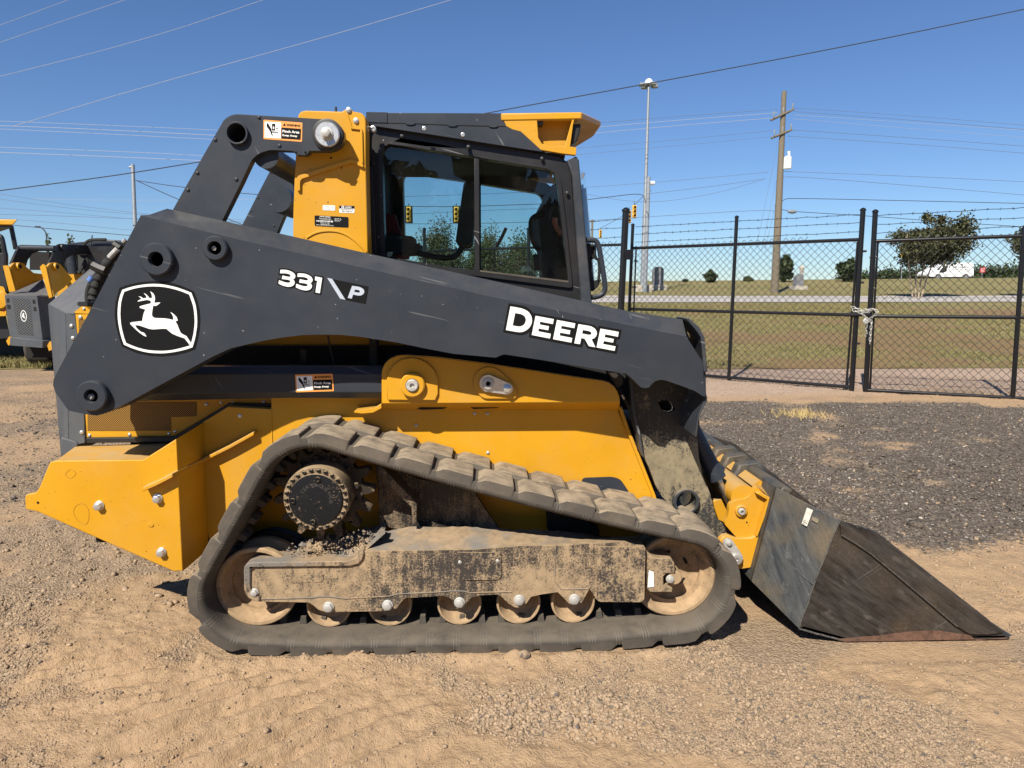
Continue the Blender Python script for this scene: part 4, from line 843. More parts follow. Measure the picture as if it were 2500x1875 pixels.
# loose dark lumps lying on the frame
lum = []
for _ in range(260):
    u = random.random(); c = W((S('E', '680,1000')[0][0] + u * 200 + random.gauss(0, 14), S('E', '680,1020')[0][1] - u * 42 + random.gauss(0, 9)), .10 + random.random() * .08)
    r = random.choice((.003, .004, .006)); 
    if random.random() < .02: r = .015
    v = np.array([(1, 0, 0), (-1, 0, 0), (0, 1, 0), (0, -1, 0), (0, 0, 1), (0, 0, -1)]) * r * np.array([random.uniform(.7, 1.4) for _ in range(3)])
    lum.append(([(c.x + a, c.y + b, c.z + d) for a, b, d in v], [(0, 2, 4), (2, 1, 4), (1, 3, 4), (3, 0, 4), (2, 0, 5), (1, 2, 5), (3, 1, 5), (0, 3, 5)]))
o = part('dirt_clods', join(*lum), 'framed', LD, smooth=False); o['kind'] = 'stuff'
# ---------------------------------------------------------------- bucket tilt cylinder, coupler, bucket
def cyl3(name, a, b, r, mat, parent=LD, n=20, r2=None): return part(name, tube([a, a.lerp(b, .5), b], [r, r, r2 or r], n), mat, parent)
for mir in (False, True):
    ca, cb, cc = W((1672, 1012), .47), W((1748, 1161), .45), W((1800, 1262), .43)
    TC = part('tilt_cylinder', tube([ca, ca.lerp(cb, .5), cb], .040, 24), 'grey', LD, mirror=mir)
    part('cylinder_gland', tube([cb.lerp(ca, .12), cb + (cb - ca).normalized() * .016], .043, 24), 'grey', TC, mirror=mir)
    part('cylinder_rod', tube([cb, cc], .017, 18), 'chrome', TC, mirror=mir)
    part('rod_end', tube([cc - (cc - cb).normalized() * .03, cc + Vector((0, 0, -.04))], .026, 16), 'chrome', TC, mirror=mir)
CYo = .33
for mir in (False, True):
    CP = part('quick_coupler', prism(round_loop(XZ('Y', '500,1315 560,1215 582,1130 586,1020 615,955 690,897 790,884 900,862 985,795 1040,690 1088,640 1345,850 1335,885 1098,1525 830,1625 760,1605', CYo), .012), CYo, CYo + .03), 'yellowd', LD, bevel=.004, mirror=mir)
    part('coupler_fin', prism(XZ('Y', '1060,760 1130,730 1340,850 1336,885 1100,1525 1060,1545 1270,880', CYo - .02), CYo - .03, CYo), 'yellowd', CP, bevel=.004, mirror=mir)
    part('coupler_back_plate', prism(XZ('Y', '308,925 350,890 470,880 520,960 580,1140 510,1320 470,1280 400,1250 330,1040', .50), .50, .53), 'yellowd', CP, bevel=.003, mirror=mir)
    part('coupler_lower_ear', prism(XZ('F', '1545,962 1552,940 1575,918 1605,912 1650,932 1740,930 1805,903 1795,960 1772,1085 1742,1112 1672,1122 1640,1100', CYo - .02), CYo - .02, CYo + .02), 'yellowd', CP, bevel=.004, mirror=mir)
    if mir: continue
    q = W(S('Y', '796,1078')[0], CYo); r = scl(112 / 7.373, CYo)
    part('pin_boss', lathe(q.x, q.z, [(r, CYo), (r, CYo - .012), (r * .9, CYo - .016), (r * .72, CYo - .016), (r * .66, CYo - .006), (0, CYo - .006)], 36), 'yellowd', CP)
    part('coupler_pin', lathe(q.x, q.z, [(r * .62, CYo - .004), (r * .60, CYo - .022), (r * .5, CYo - .026), (r * .27, CYo - .026), (r * .24, CYo - .012), (0, CYo - .012)], 28), 'zincd', CP)
    bolt(S('Y', '908,1292')[0], CYo - .0004, 2.2, CP, 'dome', 'dark')
    lp, a, b = teardrop(S('F', '1652,1056')[0], 46 / 2.5525, S('F', '1605,962')[0], 32 / 2.5525, CYo - .04)
    part('lock_plate', prism(lp, CYo - .04, CYo - .022), 'zincd', CP, bevel=.002)
    part('coupler_pin', lathe(a.x, a.z, [(scl(34 / 2.5525, CYo), CYo - .038), (scl(33 / 2.5525, CYo), CYo - .056), (scl(15 / 2.5525, CYo), CYo - .058), (scl(11 / 2.5525, CYo), CYo - .044), (0, CYo - .044)], 28), 'zinc', CP)
    bolt(S('F', '1606,958')[0], CYo - .04, 21 / 2.5525, CP, 'hex', 'zincd')
    part('coupler_top_cap', ([tuple(W(p, y)) for p, y in zip(S('Y', '1088,640 1128,604 1418,722 1410,780 1312,832'), (CYo, CYo + .10, CYo + .10, CYo, CYo - .02))], [(0, 1, 2, 3, 4)]), 'yellowd', CP)
k0, k1 = W(S('Y', '1030,560')[0], CYo + .05), W(S('Y', '690,650')[0], CYo + .05)
part('coupler_cross_tube', tube([(k1.x + .03, CYo + .01, k1.z - .04), (k1.x + .03, 2 * MIDY - CYo - .01, k1.z - .04)], .06, 20), 'yellowd')
bx = XZ('Y', '900,560 1040,455 1180,560 1130,604 1060,660 960,700', .5)
part('coupler_cross_tube', prism(bx, .42, 2 * MIDY - .42), 'yellowd')
# bucket
BK0, BK1 = .04, 2 * MIDY - .04
gp = S('G', '820,705 695,1180 935,1420 1160,1480 1990,1466 1890,1370 1330,932 1140,872'); gm = S('G', '1008,1195')[0]
Yk = [.26, .26, BK0, BK0, BK0, BK0, BK0, BK0]
v = [W(p, y) for p, y in zip(gp, Yk)]; vm = W(gm, BK0); vb = W(S('G', '850,692')[0], .26)
v[4].z = v[3].z = min(v[3].z, v[4].z); 
BK = part('bucket', None or (lambda: (
    [(p.x, p.y, p.z) for p in (v[0], v[1], v[2], v[3], v[4])] + [(p.x, 2 * MIDY - p.y, p.z) for p in (v[0], v[1], v[2], v[3], v[4])] +
    [(p.x + .02, p.y, p.z + .01) for p in (v[0], v[1], v[2], v[3], v[4])] + [(p.x + .02, 2 * MIDY - p.y, p.z + .01) for p in (v[0], v[1], v[2], v[3], v[4])],
    [(i, i + 1, i + 6, i + 5) for i in range(4)] + [(10 + i, 10 + i + 1, 10 + i + 6, 10 + i + 5) for i in range(4)] + [(0, 5, 15, 10), (4, 9, 19, 14)] + [(i, i + 1, 11 + i, 10 + i) for i in range(4)] + [(5 + i, 6 + i, 16 + i, 15 + i) for i in range(4)]))(), 'bucket', smooth=False)
for mir in (False, True):
    t_ = Vector((0, .02, 0))
    def slab(pts, th=.018):
        m = len(pts); V = [tuple(p) for p in pts] + [(p.x, p.y + th, p.z) for p in pts]
        tri = tessellate_polygon([[Vector((p.x, p.z, 0)) for p in pts]])
        return V, [tuple(t) for t in tri] + [tuple(i + m for i in t) for t in tri] + [(i, (i + 1) % m, m + (i + 1) % m, m + i) for i in range(m)]
    part('side_plate', slab([v[0], v[7], vm, v[2], v[1]]), 'bucket', BK, smooth=False, mirror=mir, bevel=.002)
    part('side_plate', slab([v[7], v[6], v[5], v[4], v[3], v[2], vm]), 'bucketb', BK, smooth=False, mirror=mir, bevel=.002)
    part('side_stiffener', prism(XZ('G', '1146,890 1170,905 1325,935 1885,1372 1985,1440 1890,1452 1800,1450 1735,1410 1300,1040 1150,945', BK0 - .013), BK0 - .013, BK0), 'bucketb', BK, bevel=.003, mirror=mir)
    part('weld_bead', tube([W(p, .26 + (BK0 - .26) * t) - Vector((0, .002, 0)) for p, t in zip(S('G', '785,1018 890,1105 1005,1195'), (.0, .5, 1))], .004, 6), 'bucket', BK, mirror=mir)
    part('cutting_edge', prism(XZ('G', '1120,1474 1200,1468 1260,1462 1330,1458 1400,1448 1480,1438 1560,1432 1620,1430 1680,1436 1740,1446 1800,1452 1830,1478 1990,1466 1985,1472 1160,1486', BK0 - .003), BK0 - .004, BK0 + .02), 'rust', BK, mirror=mir)
for mir in (False, True):
    tv = lambda a, b, k=8: [a.lerp(b, i / k) + Vector((random.gauss(0, .0015), -.001, random.gauss(0, .0015))) for i in range(k + 1)]
    part('worn_edge', tube(tv(v[7], vm) + tv(vm, v[2])[1:], .0028, 5), 'bright', BK, mirror=mir); part('worn_edge', tube(tv(v[2], v[3]) , .004, 5), 'bright', BK, mirror=mir)
    part('worn_edge', tube([W(p, BK0 - .011) for p in S('G', '1150,946 1225,990 1300,1041 1450,1166 1600,1293 1735,1408')], .0035, 5), 'bright', BK, mirror=mir)
ce = W(S('G', '1800,1455')[0], BK0); ct = W(S('G', '1990,1466')[0], BK0)
part('cutting_edge', prism([(BK0, v[4].z - .012), (BK1, v[4].z - .012), (BK1, v[4].z + .012), (BK0, v[4].z + .012)], ce.x - .05, ct.x + .01, axis='x'), 'bucketb', BK, bevel=.004)
part('top_torque_tube', prism([(v[0].x - .015, v[0].z - .05), (v[0].x + .04, v[0].z + .006), (v[0].x + .085, v[0].z - .015), (v[0].x + .03, v[0].z - .075)], .26, 2 * MIDY - .26), 'bucket', BK, bevel=.01, seg=3)
TT = v[0]
for yy in (.62, .80, .98): part('bucket_hook', prism([(TT.x - .10, TT.z - .10), (TT.x - .05, TT.z + .015), (TT.x + .06, TT.z + .03), (TT.x + .10, TT.z - .02), (TT.x + .02, TT.z - .12)], yy, yy + .07), 'bucket', BK, bevel=.012)
lb = [W(p, y) for p, y in zip(S('G', '975,805 1008,820 975,905 946,888'), (.1, .1, .1, .1))]
def onside(s):                                    # a little in front of the flared rear side plate
    pts = S('G', s); a, b, c = v[0], v[7], vm; n_ = (b - a).cross(c - a).normalized(); out = []
    if n_.y > 0: n_ = -n_
    for p in pts:
        r = ray(p); t = (a + n_ * .003 - _C).dot(n_) / r.dot(n_); out.append(_C + r * t)
    return out
def quad(s): q = onside(s); return [tuple(p) for p in q], [tuple(range(len(q)))]
M['straw_'] = plain('faded_label', (.17, .14, .09), .7)
LB = part('label', quad('975,807 1006,820 975,903 948,888'), 'sticker', BK); part('label', quad('1003,852 1035,868 1029,888 998,870'), M['straw_'] , BK)
part('label_print', join(quad('958,868 980,880 979,883 957,871'), quad('955,876 976,888 975,891 954,879'), quad('953,884 966,891 965,894 952,887')), 'decalblack', LB)
# ================================================================= THE SETTING
def hashn(ix, iy, seed):
    h = (ix.astype(np.int64) * 374761393 + iy.astype(np.int64) * 668265263 + seed * 974711) & 0x7fffffff
    h = ((h ^ (h >> 13)) * 1274126177) & 0x7fffffff
    return ((h ^ (h >> 16)) & 0xffff) / 65535.0
def vnoise(x, y, s, seed=0):
    x, y = x * s, y * s; ix, iy = np.floor(x), np.floor(y); fx, fy = x - ix, y - iy; fx = fx * fx * (3 - 2 * fx); fy = fy * fy * (3 - 2 * fy)
    a, b, c, d = hashn(ix, iy, seed), hashn(ix + 1, iy, seed), hashn(ix, iy + 1, seed), hashn(ix + 1, iy + 1, seed)
    return (a * (1 - fx) + b * fx) * (1 - fy) + (c * (1 - fx) + d * fx) * fy - .5
def fbm(x, y, s, o=4, seed=0): return sum(vnoise(x, y, s * 2 ** k, seed + k) / 2 ** k for k in range(o))
sst = lambda a, b, t: (lambda u: u * u * (3 - 2 * u))(np.clip((t - a) / (b - a), 0, 1))
def gmask(x, y):                                  # 0 fine sand ... 1 loose gravel
    m = .30 + 1.35 * fbm(x * .8 + y * .5, y * 1.0 - x * .35, 1.15, 4, 5) + .35 * fbm(x, y, 6, 2, 9)
    m += .25 * np.exp(-(((x - .1) / .55) ** 2 + ((y + .72) / .3) ** 2)) + .10 * sst(-.6, -1.4, x) - .14 * sst(-.2, -.6, y) * sst(0, -.5, x) - .30 * np.exp(-(((x - 1.5) / .8) ** 2 + ((y + .15) / .4) ** 2))
    return np.clip(m, 0, 1)
def smask(x, y): return sst(.02, .30, fbm(x, y, .30, 5, 91) + .55 * fbm(x, y, 1.6, 3, 93) + .22 * (1 - sst(12, 20, y)) - .02)
def mmask(x, y):                                  # dark asphalt millings
    e = fbm(x, y, .55, 4, 31) * 2.2
    m = sst(.9, 2.2, y + e * .8 + np.where(x > 0, 0, -.2)) * (1 - sst(6.2, 7.5, (y + e * .6) * np.where(x < -1.5, .58, 1)))
    path = np.exp(-((x - 3.2 - .28 * (y - 3) - .5 * e) / .38) ** 2) * sst(2.2, 4.0, y)
    m = m * (1 - .45 * path); m = m * (.84 + fbm(x, y, 2.5, 3, 77) * .85)
    lf = sst(-.9, -1.5, x); left = sst(.6, 1.8, y + .5 * e) * (.34 + .25 * fbm(x, y, 1.4, 3, 79))
    return np.clip(m * (1 - lf) + left * lf, 0, 1)
def gheight(x, y):
    g = gmask(x, y)
    h = .020 * fbm(x, y, .7, 3, 1) + .014 * fbm(x, y, 3.2, 3, 2) + (.013 + .012 * g) * fbm(x, y, 15, 3, 3) + (.005 + .008 * g) * vnoise(x, y, 42, 4)
    u = (x * .80 + y * .60); w = (x * -.60 + y * .80); rut = sst(-.5, -.95, x) * sst(.45, -.2, y) + .8 * sst(-.28, -.55, y) * sst(.1, -.5, x)
    h = h + np.clip(rut, 0, 1) * .020 * np.tanh(1.8 * np.sin(w * 50 + 6 * fbm(x, y, 2.2, 3, 8))) * np.clip(.5 + 2.2 * fbm(x, y, 2.0, 2, 12), 0, 1)
    in_track = (x > -1.22) & (x < .86); e = np.exp(-((y + .045) / .05) ** 2) * in_track
    h = h + e * (.016 + .05 * np.clip(fbm(x, y, 9, 3, 21), 0, 1))
    under = sst(-.06, -.005, y) * (1 - sst(1.95, 2.0, y)) * sst(-1.5, -1.25, x) * (1 - sst(.85, 1.0, x))
    h = h * (1 - under) + under * (-.010 + .3 * np.minimum(h, 0))
    bk = sst(-.2, -.12, y) * (1 - sst(2.0, 2.1, y)) * sst(1.0, 1.2, x) * (1 - sst(2.3, 2.5, x))
    h = h * (1 - bk) + bk * (-.012 + .25 * np.minimum(h, 0))
    return h * (1 - sst(9, 10.5, y))
def lines(segs):
    out = [segs[0][0]]
    for a, b, d in segs: out += list(np.linspace(a, b, max(2, int(round((b - a) / d)) + 1))[1:])
    return np.array(out)
gx = lines([(-90, -20, 10), (-20, -7, .2), (-7, -3, .06), (-3, 3.1, .0125), (3.1, 8, .06), (8, 20, .5), (20, 90, 10)])
gy = lines([(-60, -6, 6), (-6, -1.75, .25), (-1.75, .5, .0115), (.5, 3, .03), (3, 8, .06), (8, 13.4, .08)])
X, Y = np.meshgrid(gx, gy, indexing='ij'); Hh = gheight(X, Y)
V = np.stack([X, Y, Hh], -1).reshape(-1, 3); nx, ny = X.shape
idx = np.arange(nx * ny).reshape(nx, ny); Fq = np.stack([idx[:-1, :-1], idx[1:, :-1], idx[1:, 1:], idx[:-1, 1:]], -1).reshape(-1, 4)
def ground_mat():
    m, n, l, b = _nt('sandy_yard'); co = n.new('ShaderNodeTexCoord').outputs['Object']
    def attr(nm):
        a = n.new('ShaderNodeAttribute'); a.attribute_name = nm; return a.outputs['Fac']
    g, mm, yy = attr('gravelly'), attr('millings'), attr('far')
    n1, n2, n3 = _noise(n, l, co, 2.2, 6, .6), _noise(n, l, co, 38, 5, .65), _noise(n, l, co, 210, 3, .6)
    sand = _mix(n, l, _ramp(n, l, n1, .3, .7), (.385, .260, .150), (.43, .298, .180)); sand = _mix(n, l, _ramp(n, l, n2, .35, .7), sand, (.33, .225, .132))
    vo = n.new('ShaderNodeTexVoronoi'); vo.inputs['Scale'].default_value = 95; l.new(co, vo.inputs['Vector'])
    vb = n.new('ShaderNodeSeparateColor'); l.new(vo.outputs['Color'], vb.inputs[0])
    grav = _mix(n, l, _ramp(n, l, vb.outputs[0], .1, .9), (.22, .165, .112), (.41, .312, .210))
    grav = _mix(n, l, _ramp(n, l, vo.outputs['Distance'], .35, .75, 0, .55), grav, (.15, .11, .075))
    c = _mix(n, l, _math(n, l, 'MULTIPLY', _ramp(n, l, g, .38, .62), .75), sand, grav)
    v2 = n.new('ShaderNodeTexVoronoi'); v2.inputs['Scale'].default_value = 70; l.new(co, v2.inputs['Vector']); v2b = n.new('ShaderNodeSeparateColor'); l.new(v2.outputs['Color'], v2b.inputs[0])
    mil = _mix(n, l, _ramp(n, l, v2b.outputs[0], .1, 1.0), (.062, .050, .041), (.195, .16, .126)); mil = _mix(n, l, _ramp(n, l, v2b.outputs[1], .95, .98), mil, (.42, .38, .32))
    c = _mix(n, l, _ramp(n, l, _math(n, l, 'ADD', mm, _math(n, l, 'MULTIPLY', _math(n, l, 'SUBTRACT', n2, .5), .9)), .30, .52), c, mil)
    far = _mix(n, l, _ramp(n, l, v2b.outputs[0], 0, 1), (.30, .21, .155), (.44, .335, .25)); c = _mix(n, l, yy, c, far)
    l.new(c, b.inputs['Base Color']); b.inputs['Roughness'].default_value = .95; b.inputs['Specular IOR Level'].default_value = .15
    hgt = _math(n, l, 'ADD', _math(n, l, 'MULTIPLY', n2, 1.0), _math(n, l, 'ADD', _math(n, l, 'MULTIPLY', n3, .5), _math(n, l, 'MULTIPLY', _math(n, l, 'SUBTRACT', 1, vo.outputs['Distance']), _math(n, l, 'MULTIPLY', g, .9))))
    _bump(n, l, b, hgt, .9, .012); return m
M['ground'] = ground_mat()
GR = rawmesh('ground', V, Fq, M['ground'], smooth=True); GR['kind'] = 'structure'
for nm, arr in (('gravelly', gmask(X, Y)), ('millings', mmask(X, Y)), ('far', sst(6.6, 7.6, Y + 1.2 * fbm(X, Y, .7, 3, 41)) * sst(-2.5, -.5, X))):
    a = GR.data.attributes.new(nm, 'FLOAT', 'POINT'); a.data.foreach_set('value', arr.ravel().astype(np.float32))
# loose stones
def stones(name, n, xr_, yr_, sizes, dens, mat, seed, flatn=.7):
    r = np.random.default_rng(seed); x = r.uniform(*xr_, n * 4); y = r.uniform(*yr_, n * 4); k = r.random(n * 4) < dens(x, y); x, y = x[k][:n], y[k][:n]; m = len(x)
    s = np.exp(r.normal(math.log(sizes[0]), sizes[1], m)); s = np.clip(s, sizes[2], sizes[3])
    t = (1 + sqrt(5)) / 2
    iv = np.array([(-1, t, 0), (1, t, 0), (-1, -t, 0), (1, -t, 0), (0, -1, t), (0, 1, t), (0, -1, -t), (0, 1, -t), (t, 0, -1), (t, 0, 1), (-t, 0, -1), (-t, 0, 1)]) / 1.9
    fc = np.array([(0, 11, 5), (0, 5, 1), (0, 1, 7), (0, 7, 10), (0, 10, 11), (1, 5, 9), (5, 11, 4), (11, 10, 2), (10, 7, 6), (7, 1, 8), (3, 9, 4), (3, 4, 2), (3, 2, 6), (3, 6, 8), (3, 8, 9), (4, 9, 5), (2, 4, 11), (6, 2, 10), (8, 6, 7), (9, 8, 1)])
    jit = 1 + r.uniform(-.28, .28, (m, 12, 1)); sc = np.stack([r.uniform(.7, 1.35, m), r.uniform(.7, 1.2, m), r.uniform(.5, .95, m) * flatn / .7], -1)[:, None, :]
    v = iv[None] * jit * sc * s[:, None, None]; a = r.uniform(0, 2 * pi, m); ca, sa = np.cos(a)[:, None], np.sin(a)[:, None]
    vx, vy = v[..., 0] * ca - v[..., 1] * sa, v[..., 0] * sa + v[..., 1] * ca
    P_ = np.stack([vx + x[:, None], vy + y[:, None], v[..., 2] + (gheight(x, y) + s * .18)[:, None]], -1).reshape(-1, 3)
    o = rawmesh(name, P_, (fc[None] + (np.arange(m) * 12)[:, None, None]).reshape(-1, 3), mat); o['kind'] = 'stuff'; return o
def stone_mat(name, a, b_, dark, w=.03):
    m, n, l, b = _nt(name); co = n.new('ShaderNodeTexCoord').outputs['Object']; vo = n.new('ShaderNodeTexVoronoi'); vo.inputs['Scale'].default_value = 70; l.new(co, vo.inputs['Vector'])
    s = n.new('ShaderNodeSeparateColor'); l.new(vo.outputs['Color'], s.inputs[0]); c = _mix(n, l, s.outputs[0], a, b_); c = _mix(n, l, _ramp(n, l, s.outputs[1], 1 - w - .02, 1 - w), c, dark)
    l.new(c, b.inputs['Base Color']); b.inputs['Roughness'].default_value = .92; b.inputs['Specular IOR Level'].default_value = .2; return m
M['stone'] = stone_mat('tan_gravel', (.245, .178, .115), (.385, .282, .185), (.13, .11, .095), .06); M['mill'] = stone_mat('asphalt_millings', (.060, .049, .040), (.150, .124, .098), (.42, .38, .32), .02)
free = lambda x, y: ~((x > -1.3) & (x < .95) & (y > -.03) & (y < 2)) & ~((x > 1.05) & (x < 2.4) & (y > -.13) & (y < 2.1))
stones('gravel', 90000, (-2.9, 3.1), (-1.75, .6), (.0031, .42, .0016, .011), lambda x, y: (sst(.36, .72, gmask(x, y)) * .9 + .05) * free(x, y), M['stone'], 3)
stones('gravel', 420, (-2.9, 3.1), (-1.75, 1.5), (.008, .35, .005, .018), lambda x, y: (sst(.40, .75, gmask(x, y)) * .95 + .03) * free(x, y), M['stone'], 4)
stones('asphalt_rubble', 40000, (-6, 9), (.9, 7.6), (.0065, .55, .004, .05), lambda x, y: sst(.2, .6, mmask(x, y)) * free(x, y) * np.where(y < 3.5, 1, .6), M['mill'], 6, .6)
stones('gravel', 26000, (-7, 9), (.4, 9.5), (.006, .42, .003, .020), lambda x, y: (1 - .8 * sst(.2, .6, mmask(x, y))) * free(x, y) * np.where(y < 3, 1, .45), M['stone'], 8)
gp_ = WZ((1350, 1740)); blob = lambda x, y: np.clip(.95 - ((x - gp_.x) / .34) ** 2 - ((y - gp_.y) / .17) ** 2 + 1.4 * fbm(x, y, 5, 3, 63), 0, 1) ** .7
stones('gravel', 4200, (gp_.x - .75, gp_.x + .75), (gp_.y - .42, gp_.y + .36), (.0058, .38, .003, .016), lambda x, y: blob(x, y) * free(x, y), M['stone'], 14)
# a few stones one can pick out
for lab, s, rr in (('rounded tan stone half buried just below the track edge', (1278, 1608), .022), ('flat pale stone in the gravel patch under the track, right one', (1386, 1756), .020), ('upright brown stone in the gravel patch under the track, left one', (1357, 1732), .016)):
    p = WZ(s, .0); v = []; fcs = []
    bm = bmesh.new(); bmesh.ops.create_icosphere(bm, subdivisions=2, radius=rr)
    for q in bm.verts:
        q.co = q.co * (1 + random.uniform(-.10, .10)); q.co.x *= 1.3; q.co.z *= .8
    me = bpy.data.meshes.new('stone'); bm.to_mesh(me); bm.free(); o = fin('stone', me, M['stone'], None, ang=30); o.location = (p.x, p.y, float(gheight(np.array([p.x]), np.array([p.y]))[0]) + rr * .35); tag(o, lab, 'stone')
# ---------------------------------------------------------------- grass field, road, strips beyond the fence
TY_ = [-100, 10.6, 34.1, 40.1, 69, 80, 110, 160, 260, 900]; TZ_ = [0, 0, .85, 1.206, 2.2, 2.15, .8, -1.2, -3, -10]
def terr(x, y):
    z = np.interp(y, TY_, TZ_); z = z * (1 - (1 - sst(-9, -4, x)) * (1 - sst(24, 40, y))); return z * (1 + .0045 * np.clip(x, -30, 60) * sst(45, 69, y)) + .05 * fbm(x, y, .12, 3, 51) * sst(10.6, 16, y) + .02 * fbm(x, y, 1.1, 3, 52) * sst(10.6, 12, y) * (1 - sst(30, 40, y))
def tz(x, y): return float(terr(np.array([x]), np.array([y]))[0]) if y > 10.6 else 0.0
def grid(name, xs, ys, dz, mat, edge=None):
    X_, Y_ = np.meshgrid(xs, ys, indexing='ij')
    if edge is not None: Y_ = Y_ + edge(X_, Y_)
    Zt = terr(X_, Y_) + dz
    if name == 'grass_field': Zt = np.where((X_ < -3.9) & (Y_ < 11.6), -.06, Zt)
    V_ = np.stack([X_, Y_, Zt], -1).reshape(-1, 3); a, b = X_.shape; i_ = np.arange(a * b).reshape(a, b)
    o = rawmesh(name, V_, np.stack([i_[:-1, :-1], i_[1:, :-1], i_[1:, 1:], i_[:-1, 1:]], -1).reshape(-1, 4), mat, smooth=True); o['kind'] = 'structure'; return o
def grass_mat():
    m, n, l, b = _nt('dry_lawn'); co = n.new('ShaderNodeTexCoord').outputs['Object']
    a, f, s = _noise(n, l, co, .22, 5, .6), _noise(n, l, co, 14, 5, .7), _noise(n, l, co, .45, 7, .66, .6)
    c = _mix(n, l, _ramp(n, l, a, .38, .62), (.160, .162, .064), (.232, .208, .095)); c = _mix(n, l, _ramp(n, l, f, .35, .7), c, (.23, .175, .082))
    so = n.new('ShaderNodeAttribute'); so.attribute_name = 'soil'; c = _mix(n, l, _math(n, l, 'MULTIPLY', so.outputs['Fac'], _ramp(n, l, f, .25, .6, .5, .95)), c, (.215, .135, .075)); c = _mix(n, l, _ramp(n, l, _noise(n, l, co, .9, 4), .56, .72, 0, .6), c, (.075, .088, .022))
    l.new(c, b.inputs['Base Color']); b.inputs['Roughness'].default_value = .95; b.inputs['Specular IOR Level'].default_value = .1; _bump(n, l, b, f, .8, .06); return m
M['lawn'] = grass_mat()
GF = grid('grass_field', lines([(-260, -40, 20), (-40, -14, 2), (-14, 22, .3), (22, 60, 2), (60, 300, 20)]), lines([(10.75, 20, .2), (20, 40, .5), (40, 90, 2), (90, 900, 60)]), .004, M['lawn'])
M['roadm'] = plain('pale_worn_asphalt', (.40, .37, .34), .9, .2, var=.10, scale=3, bump=.1); M['kerbc'] = plain('dark_road_joint', (.20, .19, .18), .9)
grid('road', lines([(-150, 150, 3)]), lines([(34.0, 38.8, .8)]), .035, M['roadm']); grid('road_edge_line', lines([(-150, 150, 3)]), np.array([36.9, 37.15]), .045, M['kerbc'])
M['strip'] = plain('gravelly_gate_apron', (.30, .245, .20), .95, .1, var=.25, scale=14, bump=.6)
M['blade'] = stone_mat('grass_blades', (.125, .135, .045), (.31, .265, .125), (.15, .08, .035), .15)
_v = np.empty(len(GF.data.vertices) * 3, dtype=np.float32); GF.data.vertices.foreach_get('co', _v); _v = _v.reshape(-1, 3)
a_ = GF.data.attributes.new('soil', 'FLOAT', 'POINT'); a_.data.foreach_set('value', (smask(_v[:, 0], _v[:, 1]) * (_v[:, 1] < 33)).astype(np.float32))
def tufts(n, xr_, yr_, h0, seed, zf, mat, name, w=.006):
    r = np.random.default_rng(seed); x = r.uniform(*xr_, n); y = yr_[0] + (yr_[1] - yr_[0]) * r.random(n) ** 1.4; h = h0 * r.uniform(.4, 1.3, n) * (1 - .75 * smask(x, y) * (x > -4)); a = r.uniform(0, 2 * pi, n); z = zf(x, y)
    wd = w * (1 + (y + 2.9) / 12); dx, dy = np.cos(a) * wd, np.sin(a) * wd; lx, ly = r.normal(0, .5, n) * h, r.normal(0, .5, n) * h
    P_ = np.stack([np.stack([x - dx, y - dy, z - .01], -1), np.stack([x + dx, y + dy, z - .01], -1), np.stack([x + lx, y + ly, z + h], -1)], 1).reshape(-1, 3)
    o = rawmesh(name, P_, np.arange(n * 3).reshape(-1, 3), mat); o['kind'] = 'stuff'; return o
tufts(90000, (-4, 20), (10.9, 33.5), .06, 5, lambda x, y: terr(x, y) + .004, M['blade'], 'grass_blades')
tufts(16000, (-16, -4), (11.4, 15), .10, 6, lambda x, y: terr(x, y), M['blade'], 'grass_verge')
grid('grass_strip', lines([(-60, -3.5, .5)]), lines([(11.3, 13.4, .3)]), .008, M['lawn'], lambda X_, Y_: .5 * fbm(X_, Y_, .6, 3, 61) * (Y_ < 11.6))
# ---------------------------------------------------------------- chain-link gates and fence
GA, GB, GC = WD((1541, 700), 13.3), WD((2091, 700), 10.75), WD((2125, 700), 10.62); GD = WD((2480, 700), 10.0)
zt = lambda p, a, b: WP(p, a, b)
def post(name, pb, pt, r, a, b, parent, mat='fenceblack', cap=True):
    p0, p1 = WP(pb, a, b), WP(pt, a, b); g = [tube([p0, p1], r, 14)]
    if cap: g.append(tube([p1, p1 + Vector((0, 0, r * .5)), p1 + Vector((0, 0, r * 1.1))], [r * 1.25, r * 1.2, r * .4], 14))
    return mk(name, join(*g), M[mat], parent)
def rail(name, pa, pb, r, a, b, parent): return mk(name, tube([WP(pa, a, b), WP(pb, a, b)], r, 12), M['fenceblack'], parent)
def barb(pa, pb, a, b, parent, mat='wire'):
    p, q = WP(pa, a, b), WP(pb, a, b); L = (q - p).length; m = max(3, int(L / .15)); gs = []
    pts = [p.lerp(q, i / m) + Vector((0, 0, random.gauss(0, .004))) for i in range(m + 1)]; gs.append(tube(pts, .0042, 4))
    for c in pts[1:-1]:
        for _ in range(2):
            d = Vector((random.uniform(-.3, .3), random.uniform(-1, 1), random.uniform(-1, 1))).normalized() * .022; gs.append(tube([c - d, c + d], .0032, 3))
    o = mk('barbed_wire', join(*gs), M[mat], parent); return o
